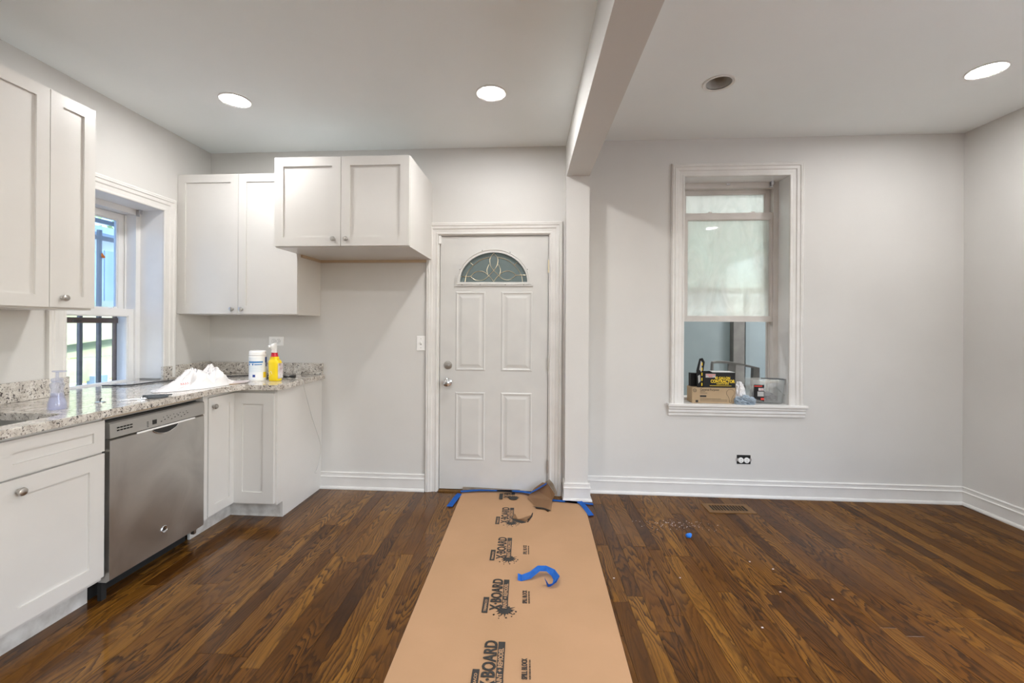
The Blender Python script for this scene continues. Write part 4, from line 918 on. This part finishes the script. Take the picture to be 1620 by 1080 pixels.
# white bag, rag
def on_sill(u, y, z=ZS): return tuple(Matrix.Translation(back_r['loc']) @ Matrix.Rotation(A2, 4, 'Z') @ Vector((u, y, z)))
crumple('plastic_bag', .072, on_sill(1.104, .085), 'bag', 'white plastic bag stuffed between the cartons and the clear tub', 'bag', (.56, .50, 1.30), 4, .45, 1.6, 3, True, True)
crumple('cleaning_rag', .060, on_sill(1.108, -.002), 'rag', 'crumpled pale blue rag in front of the clear tub', 'rag', (1.0, .48, .60), 5, .95, 1.5, 8, True, True)
# clear tub
t = sill('storage_tub', 'clear plastic tub of grey scraps on the deep window stool', 'tub', 1.295, .085)
bm = nb(); loft(bm, [(0, 0, 0, .112, .060), (.006, 0, 0, .116, .063), (.150, 0, 0, .128, .068), (.152, 0, 0, .134, .072), (.175, 0, 0, .134, .072), (.190, 0, 0, .132, .070), (.188, 0, 0, .128, .067), (.012, 0, 0, .110, .057)], 40, .28); obj('tub_shell', bm, 'tub', t, True)
bm = nb(); bmesh.ops.create_icosphere(bm, subdivisions=4, radius=1)
for v in bm.verts:
    q = noise.fractal(v.co*5, 1, 2, 5); v.co *= 1 + .22*q; x_ = max(-1, min(1, v.co.x)); v.co = Vector((v.co.x*.094, v.co.y*.045, max(v.co.z, -.5)*(.050 - .018*x_) + .045))
o = obj('scraps', bm, 'debris', t); 
bm = nb(); prism(bm, [(-.112, .045), (-.035, .020), (-.035, .150), (-.112, .150)], XZ, -.0705, -.069); lb = obj('label', bm, 'gloss_black', t)
bxo('label_band', 'red', lb, -.110, -.05, -.0716, -.0704, .136, .144); bxo('label_white', 'paper', lb, -.078, -.038, -.0716, -.0704, .105, .125); bxo('label_grey', 'greyprint', lb, -.085, -.038, -.0716, -.0704, .060, .098); bxo('label_foot', 'red', lb, -.060, -.036, -.0716, -.0704, .032, .048)
bm = nb(); tube(bm, [(.045, -.074, .140), (.118, -.072, .070)], .0012, 6); obj('wire_handle', bm, 'iron', t)
bm = nb(); box(bm, -.01, .05, -.0765, -.070, .130, .165, .002); obj('latch', bm, 'tub', t)
bm = nb(); prism(bm, [(-.02, 0), (.07, -.030), (.125, -.045), (.130, -.030), (.05, .010), (-.015, .020)], XY, .1905, .196); box(bm, .085, .135, -.060, -.040, .190, .194)
tag(obj('flat_bracket', bm, 'iron', None, loc=on_sill(1.295, .085), rot=(0, 0, A2)), 'flat dark metal bracket resting on the rim of the clear tub', 'bracket')

# ------------------------------------------------------------------ the next room seen through the window
H = lambda *a, m, name, lab, bev=0: struct(bxo(name, m, None, *a, bev=bev), lab)
H(-2.4, 5.2, 3.83, 6.7, -.10, -.02, m='hfloor', name='floor_beyond', lab='grey floor of the room beyond the window')
H(-2.4, 5.2, 6.5, 6.7, -.02, 3.1, m='white', name='wall_beyond', lab='white far wall of the room beyond the window')
H(-2.4, 2.37, 5.20, 5.32, -.02, 1.482, m='bwall', name='wall_partition', lab='blue-grey half wall seen below the raised sash')
H(2.37, 4.6, 5.45, 5.57, -.02, 1.50, m='bwall', name='wall_partition', lab='blue-grey half wall right of the grey post')
H(2.375, 2.50, 5.12, 5.30, -.02, 1.47, m='bpost', name='post_beyond', lab='dark grey square post against the blue-grey half wall')
H(2.52, 2.565, 5.14, 5.20, -.02, 1.85, m='bwall', name='post_beyond', lab='slim blue-grey post beside the dark square post')
H(-2.5, -2.4, 3.75, 6.7, -.02, 3.1, m='white', name='wall_beyond', lab='white side wall of the room beyond, door side')
H(5.0, 5.2, 3.6, 6.7, -.02, 3.1, m='white', name='wall_beyond', lab='white side wall of the room beyond, window side')
H(-2.5, 5.2, 3.75, 6.7, 2.98, 3.1, m='white', name='ceiling_beyond', lab='white ceiling of the room beyond the window')
for x_, y_ in ((.9, 4.45), (3.5, 4.4), (2.2, 4.2), (4.3, 5.0)): downlight(x_, y_, 2.975, 'unseen ceiling light added to brighten the room beyond the window', 'added lights of the room beyond', lens='added_hall_lens')  # unseen lamps added to brighten the next room
# chair back
t = thing('chair', 'grey plastic chair beyond the raised sash, only its open back in view', 'chair', (1.93, 4.14, -.02), R(-6))
def bar(name, pts, th, m='chairm'):
    bm = nb(); prism(bm, pts, XZ, -th/2, th/2); obj(name, bm, m, t)
arc = [(-.20 + .40*k/12, 1.030 - .060*((k/12)**2) - .012*(1-k/12)**8) for k in range(13)]
bar('top_rail', arc + [(x_, z_-.020) for x_, z_ in reversed(arc)], .05)
bar('back_post', [(-.225, .45), (-.205, 1.005), (-.190, 1.01), (-.205, .45)], .04)
bar('back_post', [(.125, .45), (.155, .975), (.205, .972), (.205, .45)], .06)
bar('splat', [(-.075, .60), (-.055, 1.012), (.010, 1.008), (-.005, .60)], .02)
bar('lower_rail', [(-.21, .80), (-.21, .84), (.18, .80), (.18, .76)], .03)
bm = nb(); box(bm, -.23, .22, -.42, .02, .42, .46, .01); obj('seat', bm, 'chairm', t)
for sx, sy in ((-.20, 0), (.19, 0), (-.20, -.38), (.19, -.38)): bxo('leg', 'chairm', t, sx-.018, sx+.018, sy-.018, sy+.018, 0, .42)

# ------------------------------------------------------------------ outside the sink window
G = struct(bxo('ground_outside', 'ground', None, -16, 16, -18, 18, -.40, -.25), 'sunlit pale deck outside the sink window')
t = thing('security_grille', 'dark iron security bars outside the sink window', 'grille')
for k in range(8): bxo('bar', 'iron', t, -3.06, -3.04, 2.352+k*.134-.011, 2.352+k*.134+.011, .70, 1.99)
for z in (2.055, 1.935, .76): bxo('cross_bar', 'iron', t, -3.065, -3.040, 2.2, 3.35, z-.014, z+.014)
bxo('top_bar', 'iron', t, -3.06, -3.04, 2.2, 2.22, .7, 2.07); bxo('end_bar', 'iron', t, -3.06, -3.04, 3.33, 3.35, .7, 2.07)
t = thing('plank_stair_side', 'algae-green horizontal planks beyond the security bars', 'fence', (-4.6, 0, 0), PI/2)
def plank(z0a, z0b, z1a, z1b, y, name='plank', m='greenwood'):
    bm = nb(); prism(bm, [(3.2, z0a), (5.6, z0b), (5.6, z1b), (3.2, z1a)], XZ, y, y+.035); obj(name, bm, m, t)
plank(.70, .72, .955, .955, .0); plank(.965, .965, 1.12, 1.36, .02); plank(1.00, 1.24, 1.48, 1.62, -.03)
bxo('post', 'bluewood', t, 4.46, 4.60, -.06, .03, -.12, .76); bxo('post', 'greenwood', t, 4.62, 4.70, .05, .12, -.12, .75); bxo('post', 'bluewood', t, 4.10, 4.24, .06, .15, -.12, 1.40)
t = thing('board_fence', 'tall blue-grey vertical board fence seen through the upper sash', 'fence', (-5.6, 0, 0), PI/2)
for k in range(26):
    u = 3.0 + k*.155; bxo('board', 'bluewood', t, u, u+.142, random.uniform(0, .01), .03, 1.50, 2.28 + random.uniform(-.01, .01), bev=.002)
bxo('rail', 'bluewood', t, 3.0, 7.0, .03, .08, 1.6, 1.7)
t = thing('siding_wall', 'pale siding wall rising behind the board fence', 'building', (-7.0, 0, 0), PI/2)
for k in range(4): bxo('siding_board', 'paleside', t, 3.4, 7.4, 0, .03+.01*(k % 2), 1.60+k*.28, 1.875+k*.28)
bxo('roof_edge', 'bluewood', t, 3.4, 7.5, -.3, .3, 2.74, 2.84)
bm = nb(); rnd = random.Random(11)
for k in range(1500):
    c_ = Vector((rnd.gauss(-9.2, .5), rnd.uniform(5.5, 10.5), rnd.uniform(.0, 4.3)**1.0)); s_ = rnd.uniform(.05, .12)
    a_ = Vector((rnd.uniform(-1, 1), rnd.uniform(-1, 1), rnd.uniform(-1, 1))).normalized(); b_ = a_.orthogonal().normalized()
    bm.faces.new([bm.verts.new(c_ + q) for q in (a_*s_, b_*s_*.6, -a_*s_, -b_*s_*.6)])
tag(obj('foliage', bm, 'hedge', None), 'green leafy foliage behind the siding outside', 'foliage', kind='stuff')
bm = nb()
for k in range(26): box(bm, -6.42, -6.40, 3.2+k*.12, 3.26+k*.12, -.12, .75+.02*(k % 3))
t = thing('picket_fence', 'pale low picket fence beyond the deck, seen under the planks', 'fence'); bm.free()
for k in range(26): bxo('picket', 'paleside', t, -6.42, -6.40, 3.6+k*.12, 3.68+k*.12, -.12, .42)
bxo('rail', 'paleside', t, -6.40, -6.37, 3.6, 6.8, .22, .28)
print('boards', nboards)
